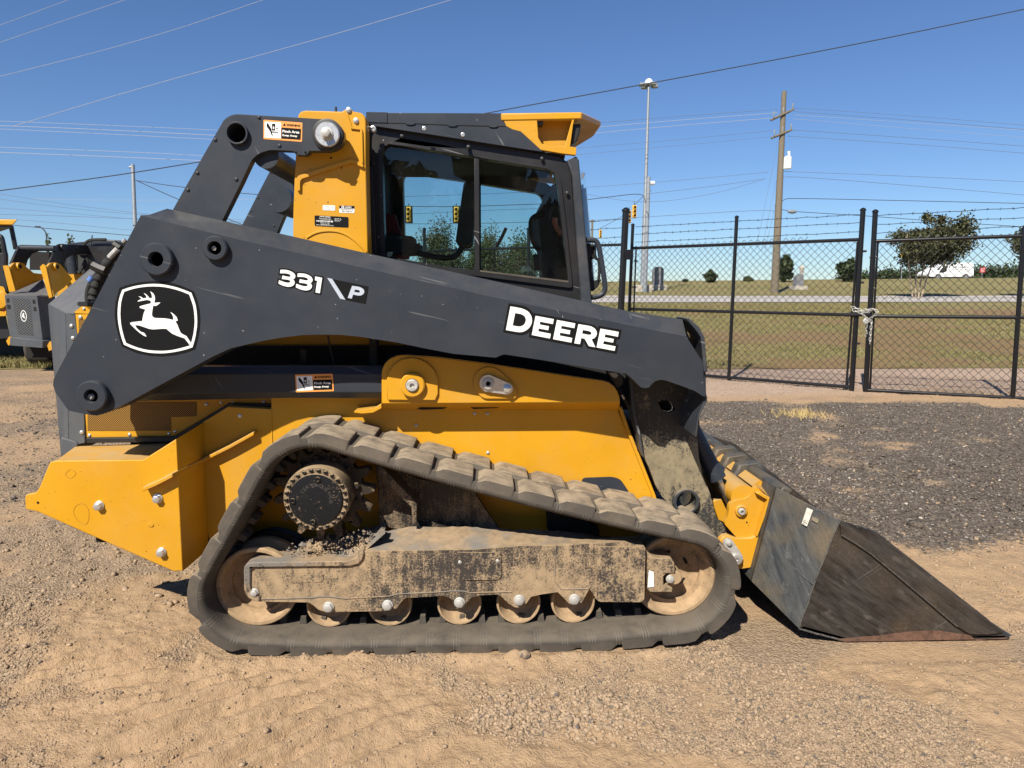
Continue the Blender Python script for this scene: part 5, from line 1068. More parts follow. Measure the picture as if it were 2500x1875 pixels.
def chainlink(pbl, pbr, ptl, ptr, a, b, parent, w=.116, r=.0050, over=.07):
    """woven zigzag wires filling a frame given by four photo pixels"""
    B0, B1, T0, T1 = (WP(p, a, b) for p in (pbl, pbr, ptl, ptr)); Lw = (B1 - B0).length; nw = max(2, int(2 * Lw / w)); hh = w / 2; Vs, Fs = [], []
    for i in range(nw):
        for ph in (0,):
            t0 = (i + .5) / nw; bot, top = B0.lerp(B1, t0), T0.lerp(T1, t0); Hh_ = top.z - bot.z + 2 * over; k = int(Hh_ / hh); u = (B1 - B0).normalized(); pts = []
            for j in range(k + 1):
                s = 1 if (j + i) % 2 else -1; pp = bot.lerp(top, 0) + Vector((0, 0, -over + j * hh)); pp += u * (s * Lw / nw * .5) + Vector((0, .004 * s, 0)) + (top - bot - Vector((0, 0, (top - bot).z))) * (j / k); pts.append(pp)
            v_, f_ = tube(pts, r, 3, cap=False); o_ = len(Vs); Vs += v_; Fs += [tuple(q + o_ for q in f) for f in f_]
    o = mk('chain_link_mesh', (Vs, Fs), M['wire'], parent, smooth=False); o['kind'] = 'stuff'; return o
def band(p, a, b, parent, along): 
    c = WP(p, a, b); u = (b - a).normalized() * along; return mk('tension_band', tube([c, c + u], .016, 8), M['fenceblack'], parent)
g1 = thing('chain_link_gate', 'black chain-link gate leaf with a centre upright, left of the chained opening', 'gate', WP((1800, 950), GA, GB), 'chain-link gate leaves')
a, b = GA, GB
post('gate_upright', (1530, 905), (1545, 550), .030, a, b, g1); post('gate_upright', (1779, 928), (1798.7, 531), .030, a, b, g1); post('gate_upright', (2078.6, 961), (2107, 514), .037, a, b, g1)
rail('gate_rail', (1544, 606), (2099, 585), .026, a, b, g1); rail('gate_rail', (1537, 754.5), (2082, 769), .026, a, b, g1); rail('gate_rail', (1531, 902), (2077, 945), .026, a, b, g1)
for s0, s1 in (('400,415', '610,295'), ('400,487', '605,375'), ('400,563', '605,467')): barb(S('Q', s0)[0], S('R', s1)[0], a, b, g1)
chainlink((1533, 902), (2076, 945), (1546, 606), (2097, 585), a, b, g1)
mk('tension_bar', tube([WP((2066, 943), a, b), WP((2094, 590), a, b)], .017, 8), M['fenceblack'], g1); mk('tension_bar', tube([WP((1542, 900), a, b), WP((1553, 608), a, b)], .014, 8), M['fenceblack'], g1)
for s in ('590,655', '565,958', '530,1550'): band(S('R', s)[0], a, b, g1, .12)
for s in ('395,750', '380,1003'): band(S('Q', s)[0], a, b, g1, .06)
mk('latch_bar', tube([WP(p, a, b) + Vector((0, -.05, 0)) for p in S('J', '0,500 620,490')], .03, 8), M['fenceblack'], g1)
g2 = thing('chain_link_gate', 'black chain-link gate leaf right of the chained opening, cut off by the picture edge', 'gate', WP((2300, 965), GC, GD), 'chain-link gate leaves')
a, b = GC, GD
post('gate_upright', (2112.7, 964), (2137, 518), .037, a, b, g2); post('gate_upright', (2472, 975), (2500, 560), .032, a, b, g2)
pr = lambda p: p
rail('gate_rail', (2134.5, 588.8), (2700, 569), .026, a, b, g2); rail('gate_rail', (2128, 772), (2700, 777), .026, a, b, g2); rail('gate_rail', (2115, 952), (2700, 984), .026, a, b, g2)
for s0, s1 in (('780,302', '2900,195'), ('780,388', '2900,300'), ('770,477', '2900,375')): barb(S('R', s0)[0], S('R', s1)[0], a, b, g2)
chainlink((2117, 952), (2698, 984), (2136, 589), (2698, 569), a, b, g2)
mk('tension_bar', tube([WP((2124, 950), a, b), WP((2143, 592), a, b)], .016, 8), M['fenceblack'], g2)
for s in ('775,710', '760,1015', '735,1390'): band(S('R', s)[0], a, b, g2, -.10)
FA, FB = WD((1519, 700), 12.75), WD((1172, 700), 14.4)
fp = thing('chain_link_fence', 'black chain-link fence with barbed wire running behind the loader to the gate hinge post', 'fence', WP((1512, 900), FA, FB))
post('fence_post', (1508, 915), (1528, 516), .060, FA, FB, fp)
for px_ in (1290, 1040): post('fence_post', (px_, 905), (px_ + (px_ - 1250) * .02, 560), .034, FA, FB, fp)
rail('top_rail', (1525, 597), (840, 620), .024, FA, FB, fp); rail('bottom_rail', (1510, 905), (840, 880), .018, FA, FB, fp)
for s0, s1 in (('280,340', '-600,400'), ('280,425', '-600,480'), ('280,515', '-600,560')): barb(S('Q', s0)[0], S('Q', s1)[0], FA, FB, fp)
chainlink((840, 880), (1510, 905), (840, 620), (1522, 597), FA, FB, fp, w=.13)
mk('gate_hinge', box(WP((1527, 612), FA, FB) + Vector((-.02, -.06, -.16)), WP((1547, 612), FA, FB) + Vector((0, .02, .02))), M['fenceblack'], fp, bevel=.01)
# chain and padlock
chn = thing('chain', 'galvanised steel chain looped round both gate uprights, loose end hanging', 'chain', WP((2100, 772), GA, GB))
def linkgeo(c, d, L=.034, r=.0058, roll=0.0):
    d = d.normalized(); up = Vector((0, 1, 0)); s = d.cross(up).normalized(); n_ = s.cross(d); s = s * cos(roll) + n_ * sin(roll); pts = []
    for i in range(12):
        t = 2 * pi * i / 12; pts.append(c + d * (L * .5 + .012) * cos(t) * 1.15 + s * .014 * sin(t) * 1.25)
    return tube(pts, r, 5, True)
def chain_run(s, Yd):
    pts = smooth_path([WP(p, GA, GB) + Vector((0, -Yd, 0)) for p in S('J', s)], 2); cur, d_, k = pts[0], 0, 0
    for p, q in zip(pts, pts[1:]):
        L = (q - p).length; t = .044 - d_
        while t < L: mk('chain_link', linkgeo(p.lerp(q, t / L), q - p, r=.0048, roll=1.2 if k % 2 else .2), M['zincd'], chn); t += .044; k += 1
        d_ = (L - (t - .044))
for s, yd in (('120,290 220,330 330,360 400,440 470,520 520,590 560,630', .07), ('130,350 240,420 330,430 390,470', .08), ('370,390 520,370 620,370 690,350 760,400 800,430', .08), ('360,420 480,430 560,420 620,390', .07), ('800,440 720,500 640,570 560,620', .08), ('610,600 640,720 620,860 610,1000 600,1160 595,1250', .07), ('560,640 545,780 530,900 545,980 505,1025', .05)): chain_run(s, yd)
pc = WP(S('J', '470,660')[0], GA, GB) + Vector((0, -.10, 0))
pdl = thing('padlock', 'round silver padlock hanging from the gate chain', 'padlock', pc)
mk('lock_body', lathe(pc.x, pc.z, [(.040, pc.y + .012), (.044, pc.y + .004), (.044, pc.y - .008), (.036, pc.y - .014), (0, pc.y - .015)], 24), M['zincd'], pdl); mk('shackle', tube(smooth_path([pc + Vector((.02, 0, .02)), pc + Vector((.06, 0, .045)), pc + Vector((.085, 0, .01)), pc + Vector((.035, 0, -.012))]), .006, 6), M['zinc'], pdl)
# dry grass clump
dt = WZ(S('G', '940,340')[0]); r_ = np.random.default_rng(2); nb = 190; x = dt.x + r_.normal(0, .17, nb); y = dt.y + r_.normal(0, .13, nb); h = r_.uniform(.02, .11, nb); aa = r_.uniform(0, 2 * pi, nb)
P_ = np.stack([np.stack([x - .005, y, 0 * x], -1), np.stack([x + .005, y, 0 * x], -1), np.stack([x + np.cos(aa) * h * .9, y + np.sin(aa) * h * .6, h], -1)], 1).reshape(-1, 3)
M['straw'] = plain('dry_straw', (.42, .31, .13), .9); o = rawmesh('grass_clump', P_, np.arange(nb * 3).reshape(-1, 3), M['straw']); tag(o, 'dry straw coloured grass clump growing in the dark gravel before the gate', 'plant', kind='stuff')
# ---------------------------------------------------------------- poles, wires, signals
def base_at(px, D):
    p = WD(px, D); p.z = tz(p.x, p.y); return p
up_b, up_t = WD((1891, 712), 46), WD((1914.5, 224), 46)
up_b.z = tz(up_b.x, up_b.y) - .1
UPo = thing('utility_pole', 'tall weathered wooden utility pole with two crossarms and a white transformer', 'utility pole', up_b)
mk('pole', tube([up_b, up_b.lerp(up_t, .5), up_t], [.25, .21, .15], 12), M['wood'], UPo)
def at_pole(px): return WD(px, 46)
for s0, s1 in (('1168,240', '1250,205'), ('1170,315', '1242,290')):
    p, q = at_pole(S('C', s0)[0]), at_pole(S('C', s1)[0]); 
    for dy in (-.22, .32): mk('crossarm', tube([p + Vector((0, dy, 0)), q + Vector((0, dy, .05))], .065, 6), M['wood'], UPo)
    for t in (0.02, .5, .98): c = p.lerp(q, t) + Vector((0, -.1, .1)); mk('insulator', tube([c, c + Vector((0, 0, .16)), c + Vector((0, 0, .34))], [.03, .06, .05], 8), M['galv'], UPo)
tc = at_pole(S('C', '1222,425')[0]) + Vector((0, -.3, 0)); mk('transformer', tube([tc + Vector((0, 0, -.36)), tc + Vector((0, 0, .34)), tc + Vector((0, 0, .42))], [.25, .25, .15], 16), M['vanwhite'], UPo)
mk('bushing', tube([tc + Vector((.08, 0, .42)), tc + Vector((.04, 0, .72))], [.06, .10], 8), M['vanwhite'], UPo); mk('conduit', tube([at_pole(S('C', '1208,490')[0]), at_pole(S('C', '1186,940')[0])], .05, 6), M['vanwhite'], UPo)
lm_b, lm_t = WD((1569, 700), 48), WD((1584, 208), 48); lm_b.z = tz(lm_b.x, lm_b.y)
LM = thing('light_mast', 'tall slim galvanised mast with a ring of floodlights at its top', 'light mast', lm_b)
mk('mast', tube([lm_b, lm_b.lerp(lm_t, .5), lm_t], [.19, .125, .075], 14), M['galv'], LM); mk('mast_foot', box(lm_b + Vector((-.55, -.5, -.3)), lm_b + Vector((.55, .5, .45))), M['concrete'], LM, bevel=.04)
for k in range(4):
    a_ = 2 * pi * k / 4 + .4; c = lm_t + Vector((cos(a_) * .48, sin(a_) * .48, -.02)); mk('floodlight', box(c - Vector((.22, .22, .09)), c + Vector((.22, .22, .09))), M['galv'], LM, bevel=.03); mk('bracket', tube([lm_t, c], .04, 6), M['galv'], LM)
mk('dome', tube([lm_t + Vector((0, 0, .08)), lm_t + Vector((0, 0, .22)), lm_t + Vector((0, 0, .38)), lm_t + Vector((0, 0, .44))], [.30, .28, .16, .03], 14), M['white'], LM)
sp_b, sp_t = WD((1574, 694), 47), WD((1584, 432), 47); sp_b.z = tz(sp_b.x, sp_b.y)
SPo = thing('signal_pole', 'shorter grey pole standing against the light mast, carrying signal wires and a small white camera', 'pole', sp_b)
mk('pole', tube([sp_b, sp_t], [.16, .12], 10), M['galv'], SPo); c = WD(S('C', '667,505')[0], 47); mk('camera_head', tube([c + Vector((-.12, 0, 0)), c + Vector((.16, 0, 0))], .13, 10), M['vanwhite'], SPo)
lp_b, lp_t = WD((337, 760), 34), WD((324, 402), 34); lp_b.z = 0
LPo = thing('service_pole', 'grey metal service pole behind the rear link of the loader at left', 'pole', lp_b); mk('pole', tube([lp_b, lp_t], [.10, .085], 10), M['galv'], LPo); mk('cap', tube([lp_t + Vector((-.16, 0, -.12)), lp_t + Vector((.06, 0, -.1))], .06, 8), M['galv'], LPo)
sl = thing('street_lamp', 'thin dark street lamp with a curved arm beyond the parked loader', 'street lamp', WD((114.5, 760), 60)); mk('lamp_arm', tube(smooth_path([WD(p, 60) for p in S('L', '478,1000 475,420 470,295 455,265 425,235 400,222')], 2), .055, 8), M['cable'], sl); mk('lamp_head', tube([WD(p, 60) for p in S('L', '405,222 352,220')], [.07, .05], 8), M['cable'], sl)
sh = thing('street_lamp', 'small grey street lamp head hanging from a cable right of the utility pole', 'street lamp', WD(S('C', '1250,622')[0], 45)); c = WD(S('C', '1250,624')[0], 45); mk('lamp_head', tube([c + Vector((-.28, 0, 0)), c, c + Vector((.24, 0, 0))], [.08, .14, .08], 10), M['galv'], sh)
wp_b, wp_t = WD((1424, 690), 60), WD((1424, 423), 60)
o = mk('utility_pole', tube([wp_b, wp_t], [.22, .17], 10), M['wood']); tag(o, 'distant bare wooden pole just right of the windshield edge', 'utility pole')
wp2 = thing('utility_pole', 'thin distant pole with a crossarm left of the low traffic signal', 'utility pole', WD((1445, 700), 90)); mk('pole', tube([WD((1445, 700), 90), WD((1446, 536), 90)], .13, 8), M['wood'], wp2); mk('crossarm', tube([WD((1438, 541), 90), WD((1454, 540), 90)], .08, 6), M['wood'], wp2)
def signal(px0, px1, D, lab, back=False, flip=1):
    p1, p0 = WD(px0, D), WD(px1, D); c = (p0 + p1) / 2; h = (p1 - p0).length; w = h * .30
    t = thing('traffic_signal', lab, 'traffic signal', c, 'traffic signals over the road'); mk('housing', box(c + Vector((-w / 2, -.10, -h / 2)), c + Vector((w / 2, .10, h / 2))), M['tlyellow'], t, bevel=.02)
    if back: mk('back_plate', box(c + Vector((-w * .85, .04, -h * .58)), c + Vector((w * .85, .07, h * .58))), M['blackm'], t)
    for k in (-1, 0, 1):
        q = c + Vector((0, -.10 * flip, k * h * .31)); v_ = mk('visor', ringy(q.x, q.z, w * .42, w * .36, q.y - .22, q.y, 14), M['tlyellow'], t); mk('lens', lathe(q.x, q.z, [(w * .36, q.y - .02), (0, q.y - .03)], 14), M['blackm'], v_)
    mk('hanger', tube([p1, p1 + Vector((0, 0, h * .25))], .03, 6), M['cable'], t); return t
signal(S('Q', '394,205')[0], S('Q', '394,330')[0], 55, 'yellow traffic signal hanging just right of the fence corner post'); signal(S('Q', '342,255')[0], S('Q', '342,378')[0], 57, 'yellow traffic signal half hidden by the fence corner post')
signal(S('Q', '63,445')[0], S('Q', '63,524')[0], 80, 'small low yellow traffic signal above the grab handle of the cab')
signal(S('U', '392,1022')[0], S('U', '392,1166')[0], 48, 'yellow traffic signal with black back plate seen through the rear half of the cab window', True); signal(S('U', '856,1022')[0], S('U', '856,1166')[0], 48, 'yellow traffic signal with black back plate seen beside the seat in the cab window', True)
WIRES = []
def wire(c, pts, D, w, mat, lab, grp='overhead power lines', D2=None):
    ps = S(c, pts) if isinstance(pts, str) else pts; m = len(ps); P3 = [WD(p, D + ((D2 or D) - D) * i / max(1, m - 1)) for i, p in enumerate(ps)]
    if m == 2: a_, b_ = P3; sag = (b_ - a_).length * .004; P3 = [a_.lerp(b_, i / 12) - Vector((0, 0, sag * 4 * (i / 12) * (1 - i / 12))) for i in range(13)]
    else: P3 = smooth_path(P3, 2)
    o = mk('power_line', tube(P3, w * .8 * D / FPX / 2, 5), M[mat]); tag(o, lab, 'power line', grp); return o
for s, w, mat, lab in (('-60,76 148,0 250,-40', 1.3, 'cablel', 'thin pale wire crossing the very top left corner'), ('-60,112 268,0 420,-50', 1.3, 'cablel', 'second pale wire from the top left corner'), ('-60,180 300,90 570,0 700,-50', 1.4, 'cablel', 'third pale wire across the top left sky'), ('30,272 330,182 683,86 975,0 1100,-40', 1.7, 'cablel', 'long pale wire rising from the left edge to the top centre')):
    wire('P', s, 40, w, mat, lab)
for s, w, mat, lab in (('-80,232 600,258 1500,298', 1.3, 'cablel', 'highest of the three close pale wires at left'), ('-80,260 600,285 1500,332', 1.8, 'cablel', 'brightest pale wire of the three close wires at left'), ('-80,279 600,310 1500,357', 1.4, 'cablel', 'lowest of the three close pale wires at left'),
                       ('-80,389 600,413 1215,440 1800,492', 1.5, 'cablel', 'upper of the two pale wires under the left trio'), ('-80,420 600,446 1195,472 1800,500', 1.9, 'cablel', 'lower of the two pale wires under the left trio')): wire('A', s, 45, w, mat, lab)
wire('A', '815,592 1110,635 1540,677 1900,700', 34, 2.2, 'cable', 'dark cable from the service pole past the rear link'); wire('A', '815,590 1065,705 1450,855 1700,950', 34, 2.4, 'cable', 'dark cable sloping down from the service pole')
for s, w, lab in (('-80,660 400,735 800,785 1500,850', 1.2, 'upper thin grey wire low in the left sky'), ('-80,692 400,758 800,795 1500,830', 1.2, 'second thin grey wire low in the left sky'), ('-80,752 400,785 810,825 1500,870', 1.2, 'third thin grey wire low in the left sky'), ('-80,792 400,805 810,822 1700,845', 1.4, 'nearly level thin grey wire low in the left sky'), ('-80,812 400,850 770,890 1400,930', 1.2, 'lowest thin grey wire above the parked loaders')): wire('A', s, 60, w, 'cablef', lab)
wire('A', '80,860 400,890 765,920 1000,940', 60, 2.0, 'cable', 'dark cable just above the parked loaders'); wire('A', '200,703 600,710 1060,710 1700,702', 60, 1.0, 'cablel', 'faint pale level wire behind the service pole')
wire('S', [(-60, 473), (120, 450), (300, 426), (488, 395), (760, 354), (1040, 306), (1181, 277), (1584, 204), (2100, 107), (2560, 10)], 32, 3.2, 'cable', 'thick dark cable from the left edge over the service pole to the top right corner')
for s, w, mat, lab in (('300,268 750,230 1190,199', 1.2, 'cable', 'top wire left of the utility pole'), ('300,285 750,246 1190,213', 1.5, 'cablel', 'second wire left of the utility pole top'), ('300,310 750,268 1172,235', 1.4, 'cablel', 'third wire left of the utility pole top'), ('300,364 750,328 1170,287', 1.0, 'cable', 'thin wire to the second crossarm'), ('300,392 750,352 1170,312', .9, 'cable', 'lower thin wire to the second crossarm'),
                       ('300,530 750,497 1150,460', 1.1, 'cable', 'thin wire at transformer height left of the pole'), ('300,586 450,568 600,549 634,556 640,590', 2.2, 'cable', 'thick cable ending at the light mast'), ('645,550 900,522 1140,486', 1.4, 'cable', 'wire from the light mast to the utility pole'), ('340,540 450,562 570,582 720,584 950,545 1130,490', 1.2, 'cable', 'slack wire drooping between light mast and utility pole'), ('300,668 650,645 1150,615 1180,625', 1.5, 'cable', 'low wire across the gate top left of the utility pole'),
                       ('1255,193 1700,222 2300,272', 1.0, 'cable', 'top thin wire right of the utility pole'), ('1255,208 1700,240 2300,290', 1.3, 'cable', 'second wire right of the utility pole top'), ('1255,222 1700,252 2300,292', 1.1, 'cablel', 'third wire right of the utility pole top'), ('1250,238 1700,276 2300,322', .9, 'cablel', 'faint fourth wire right of the utility pole top'), ('1240,284 1700,314 2300,358', 1.3, 'cable', 'wire from the second crossarm to the right edge'), ('1230,310 1700,340 2300,388', 1.2, 'cable', 'lower wire from the second crossarm to the right edge'),
                       ('1215,457 1700,475 2300,504', 1.3, 'cable', 'wire at transformer height right of the pole'), ('1200,485 1240,476 1700,512 2300,562', 1.4, 'cable', 'sloping wire below the transformer'), ('1200,590 1215,572 1250,568 1700,578 2300,592', 2.0, 'cable', 'thick level cable right of the utility pole'), ('1200,614 1250,624 1540,640 1900,668 2230,688', 1.9, 'cable', 'cable carrying the street lamp head to the right'),
                       ('1190,330 1160,480 1100,770', .9, 'cable', 'left guy wire of the utility pole'), ('1196,440 1160,600 1120,790', .9, 'cable', 'middle guy wire of the utility pole'), ('1196,500 1170,640 1135,790', .9, 'cable', 'right guy wire of the utility pole')): wire('C', s, 46, w, 'cablef' if mat == 'cable' and w < 1.7 else mat, lab)
for s, w, lab in (('0,1010 270,1012 890,1021 1300,1003 2100,980', 2.0, 'span cable carrying the two signals seen through the cab window'), ('0,925 500,915 900,902 1700,870', 1.0, 'thin wire high in the cab window'), ('0,1110 500,1085 1200,1050 1900,1030', 1.0, 'thin wire below the span cable in the cab window'), ('0,1185 500,1186 900,1186 1700,1165', 1.4, 'level wire low in the cab window')): wire('U', s, 49, w, 'cable', lab)
wire('Q', '395,205 475,120 560,60', 54, 1.6, 'cable', 'short cable from the signal up to the light mast'); wire('Q', '60,430 270,320 350,240', 70, 1.3, 'cable', 'cable from the low signal to the fence corner')
# ---------------------------------------------------------------- trees and bushes
def leaf_mat(name, a, b_, c_, tr=.25):
    m, n, l, b = _nt(name); co = n.new('ShaderNodeTexCoord').outputs['Object']
    f = _noise(n, l, co, 1.3, 3); g = _noise(n, l, co, 9, 2); c = _mix(n, l, _ramp(n, l, f, .35, .65), a, b_); c = _mix(n, l, _ramp(n, l, g, .55, .75), c, c_)
    l.new(c, b.inputs['Base Color']); b.inputs['Roughness'].default_value = .6; b.inputs['Specular IOR Level'].default_value = .25; return m
M['leafd'] = leaf_mat('dark_evergreen_leaf', (.020, .034, .012), (.042, .060, .020), (.075, .085, .035)); M['leafm'] = leaf_mat('oak_leaf', (.038, .052, .017), (.066, .080, .026), (.11, .105, .04)); M['leafo'] = leaf_mat('olive_leaf', (.045, .052, .022), (.075, .076, .032), (.12, .098, .052)); M['bark'] = plain('bark', (.13, .10, .075), .9, scale=12, var=.3); M['barkp'] = plain('pale_bark', (.36, .28, .20), .85, scale=12, var=.25)
def crown(name, blobs, n, leaf, mat, parent, seed, thin=.55):
    r = np.random.default_rng(seed); vol = np.array([b_[3] * b_[4] * b_[5] for b_ in blobs]); k = r.choice(len(blobs), n, p=vol / vol.sum()); B = np.array(blobs)
    d = r.normal(0, 1, (n, 3)); d /= np.linalg.norm(d, axis=1)[:, None]; rad = r.random(n) ** thin; cl = .82 + .35 * r.random(n)
    lump = 1 + .22 * np.sin(d[:, 0] * 5 + k * 1.7) * np.sin(d[:, 2] * 6 + k) + .12 * np.sin(d[:, 1] * 11 + d[:, 2] * 9)
    c = B[k, :3] + d * B[k, 3:] * (rad * cl * lump)[:, None]
    u = r.normal(0, 1, (n, 3)); u /= np.linalg.norm(u, axis=1)[:, None]; w = np.cross(u, r.normal(0, 1, (n, 3))); w /= np.linalg.norm(w, axis=1)[:, None]
    s = leaf * r.uniform(.6, 1.4, n)[:, None]
    P_ = np.stack([c - u * s, c + w * s * .55, c + u * s, c - w * s * .55], 1).reshape(-1, 3)
    return rawmesh(name, P_, np.arange(n * 4).reshape(-1, 4), mat, parent)
def tree(lab, pxb, pxt, halfw, D, mat, cat='tree', n=5000, leaf=None, trunk=.25, seed=1, name='tree', shape='round', bark='bark', stems=1, group=None, sunk=0.0, nb=13, bs=1.0):
    b_ = WD(pxb, D); b_.z = tz(b_.x, b_.y) - sunk if b_.y > 10.6 else 0; t_ = WD(pxt, D); H = t_.z - b_.z; Wd = halfw * D / FPX; leaf = leaf or Wd * .055
    o = thing(name, lab, cat, b_, group); r = random.Random(seed); blobs = []; c0 = b_ + Vector((t_.x - b_.x, 0, 0)) * .5
    z0 = H * trunk
    for i in range(nb):
        f = r.random(); zz = z0 + (H - z0) * (.12 + .74 * f); env = {'round': sqrt(max(.05, 1 - (2 * f - .85) ** 2 * .8)), 'cone': 1.05 - .75 * f, 'vase': .55 + .55 * f - max(0, f - .7) * 1.3}[shape]
        a_ = r.uniform(0, 2 * pi); rr = Wd * env * r.uniform(.15, .62 if bs > .8 else .85); br_ = Wd * env * r.uniform(.34, .5) * bs; blobs.append((c0.x + cos(a_) * rr, c0.y + sin(a_) * rr, b_.z + zz, br_, br_, min(br_ * r.uniform(.7, 1.1), max(.05, H - zz))))
    if bs > .8: blobs.append((c0.x, c0.y, b_.z + (z0 + H) / 2, Wd * .55, Wd * .55, (H - z0) * .48))
    crown('crown', blobs, n, leaf, M[mat], o, seed)
    gs = []
    for s in range(stems):
        dx = (s - (stems - 1) / 2) * Wd * .16; gs.append(tube(smooth_path([b_ + Vector((dx * .4, 0, -.1)), b_ + Vector((dx, 0, H * .3)), c0 + Vector((dx * 2.2, 0, H * .75))]), [max(.02, H * .022 * (1 - .8 * i / 12) / stems ** .5) for i in range(10)], 7))
    for bl in blobs[:9]:
        s0 = b_ + Vector((0, 0, H * (trunk + .1 * r.random()))); gs.append(tube(smooth_path([s0, s0.lerp(Vector(bl[:3]), .5) + Vector((0, 0, H * .04)), Vector(bl[:3])]), [H * .010 * (1 - .07 * i) for i in range(10)], 5))
    mk('trunk', join(*gs), M[bark], o); return o
tree('slim olive crape myrtle with several pale stems, standing before the white van', (2239, 722), S('R', '1290,245')[0], 100, 41, 'leafo', n=22000, leaf=.085, trunk=.36, seed=4, shape='round', bark='barkp', stems=4, nb=30, bs=.78)
tree('olive tree cut off by the right picture edge', (2530, 720), (2525, 535), 80, 41, 'leafo', n=9000, leaf=.085, trunk=.38, seed=8, shape='round', bark='barkp', stems=3, nb=26, bs=.75)
tree('dark dense evergreen just right of the utility pole', (1916, 690), S('Q', '1860,690')[0], 26, 66, 'leafd', n=4200, leaf=.20, trunk=.02, seed=5, name='evergreen_tree')
tree('dark evergreen bush behind the left chained gate upright', (2073, 686), S('R', '510,730')[0], 33, 66, 'leafd', n=4200, leaf=.20, trunk=.02, seed=6, name='evergreen_tree')
tree('small round dark bush alone on the hill crest', (1734, 691), S('Q', '1140,838')[0], 17, 66, 'leafd', 'bush', n=2200, leaf=.17, trunk=0.0, seed=7, name='bush')
tree('tiny dark shrub on the crest left of the round bush', (1673, 692), S('Q', '890,930')[0], 7, 68, 'leafd', 'bush', n=500, leaf=.14, trunk=0.0, seed=17, name='bush')
tree('low green shrub on the crest near the guy wires', (1827, 690), S('Q', '1500,905')[0], 14, 68, 'leafm', 'bush', n=900, leaf=.16, trunk=0.0, seed=18, name='bush')
tree('bushy grey green tree seen through the rear half of the cab window', (1065, 690), S('U', '690,1150')[0], 105, 30, 'leafo', n=42000, leaf=.042, trunk=.02, seed=9, sunk=.3)
tree('green oak seen through the front half of the cab window, left of two', (1195, 690), S('U', '1130,1230')[0], 84, 34, 'leafm', n=36000, leaf=.050, trunk=.02, seed=10, sunk=.6)
tree('green oak seen through the front half of the cab window, right of two', (1270, 690), S('U', '1430,1280')[0], 84, 34, 'leafm', n=36000, leaf=.050, trunk=.02, seed=13, sunk=.6)
tree('thin twiggy tree above the parked loader roofs', (188, 770), S('L', '770,272')[0], 22, 40, 'leafo', n=420, leaf=.11, trunk=.3, seed=12); tree('smaller twiggy tree left of the parked loader cab', (132, 770), S('L', '550,312')[0], 13, 40, 'leafo', n=260, leaf=.11, trunk=.3, seed=14)
tree('dark bushy tree behind the excavator at the left edge', (10, 770), S('L', '40,365')[0], 26, 30, 'leafm', n=3500, leaf=.09, trunk=.05, seed=15)
# far hedge of evergreens on the right
hb = []; r_ = random.Random(5)
for i in range(150):
    px = 2050 + i * 4.6; top = 668 - (px - 2050) * .045 + r_.uniform(-4, 4); c = WD((px, 684), 95 + r_.uniform(-4, 4)); tp_ = WD((px, top), 95); hb.append((c.x, c.y, tp_.z - 1.4, 1.0, 1.0, 1.7))
o = crown('far_evergreens', hb, 26000, .22, M['leafd'], None, 77); o['kind'] = 'stuff'
fb = [];
for i in range(90):
    px = 1500 + i * 6.5; c = WD((px, 690), 190); tp_ = WD((px, 689 + r_.uniform(-3, 3)), 190); fb.append((c.x, c.y, tp_.z - 1.0, 1.3, 1.0, 1.3))
o = crown('far_treeline', fb, 5000, .3, M['leafd'], None, 78); o['kind'] = 'stuff'
# pines behind the photographer, mirrored in the cab glass
for i, (x, d, h, wd) in enumerate(((-9, 22, 7.6, 1.7), (-5.5, 25, 7.0, 2.2), (-2.6, 27, 5.2, 1.6), (.6, 24, 6.3, 1.8), (3.4, 23, 6.6, 2.1), (6.6, 26, 5.6, 1.8), (9.2, 22, 6.6, 2.3), (12.5, 23, 7.2, 2.4), (16, 25, 6.8, 2.6), (-13, 24, 7.5, 2.5))):
    b_ = Vector((x, -d, 0)); o = thing('pine_tree', 'dark pine behind the photographer, ' + {-13: 'leftmost', -9: 'second from left', -5.5: 'third from left', -2.6: 'fourth from left', .6: 'fifth from left', 3.4: 'fifth from right', 6.6: 'fourth from right', 9.2: 'third from right', 12.5: 'second from right', 16: 'rightmost'}[x] + ' of those mirrored in the cab glass', 'tree', b_, 'pines mirrored in the cab glass'); rr = random.Random(i); bl = []; h *= 1.22; wd *= 1.35
    for k in range(9): f = k / 8; bl.append((x + rr.uniform(-.4, .4) * wd, -d + rr.uniform(-.4, .4) * wd, h * (.03 + .9 * f), wd * (1 - .62 * f) * rr.uniform(.6, 1.1), wd * (1 - .6 * f), h * .11))
    crown('crown', bl, 2600, .42, M['leafd'], o, 90 + i); mk('trunk', tube([b_, b_ + Vector((0, 0, h * .95))], [.2, .05], 7), M['bark'], o)
# ---------------------------------------------------------------- van, signs, stones on the hill
VN = 78; vb = WD((2306, 682), VN); vb.z = tz(vb.x, vb.y); VANs = lambda s: [(q.x, q.z) for q in (WP(p, WD((2250, 682), VN), WD((2363, 682), VN)) for p in S('R', s))]
van = thing('delivery_van', 'white high-roofed delivery van on the road at the hill crest', 'van', vb); yv = vb.y
body_ = VANs('1213,895 1216,872 1235,855 1290,835 1330,795 1370,775 1420,770 1640,768 1660,775 1665,800 1665,905 1610,912 1560,910 1340,912 1290,912')
mk('body', prism(round_loop(body_, .12), yv - 1.0, yv + 1.0), M['vanwhite'], van, bevel=.08)
mk('windshield', prism(VANs('1300,838 1335,800 1352,800 1318,842'), yv - 1.012, yv - .99), M['blackm'], van); mk('side_window', prism(VANs('1322,862 1352,818 1396,808 1400,850 1360,866'), yv - 1.012, yv - .99), M['blackm'], van)
mk('lower_trim', prism(VANs('1230,905 1290,900 1340,905 1560,903 1660,898 1665,912 1560,914 1300,914'), yv - 1.02, yv - .98), M['blackm'], van)
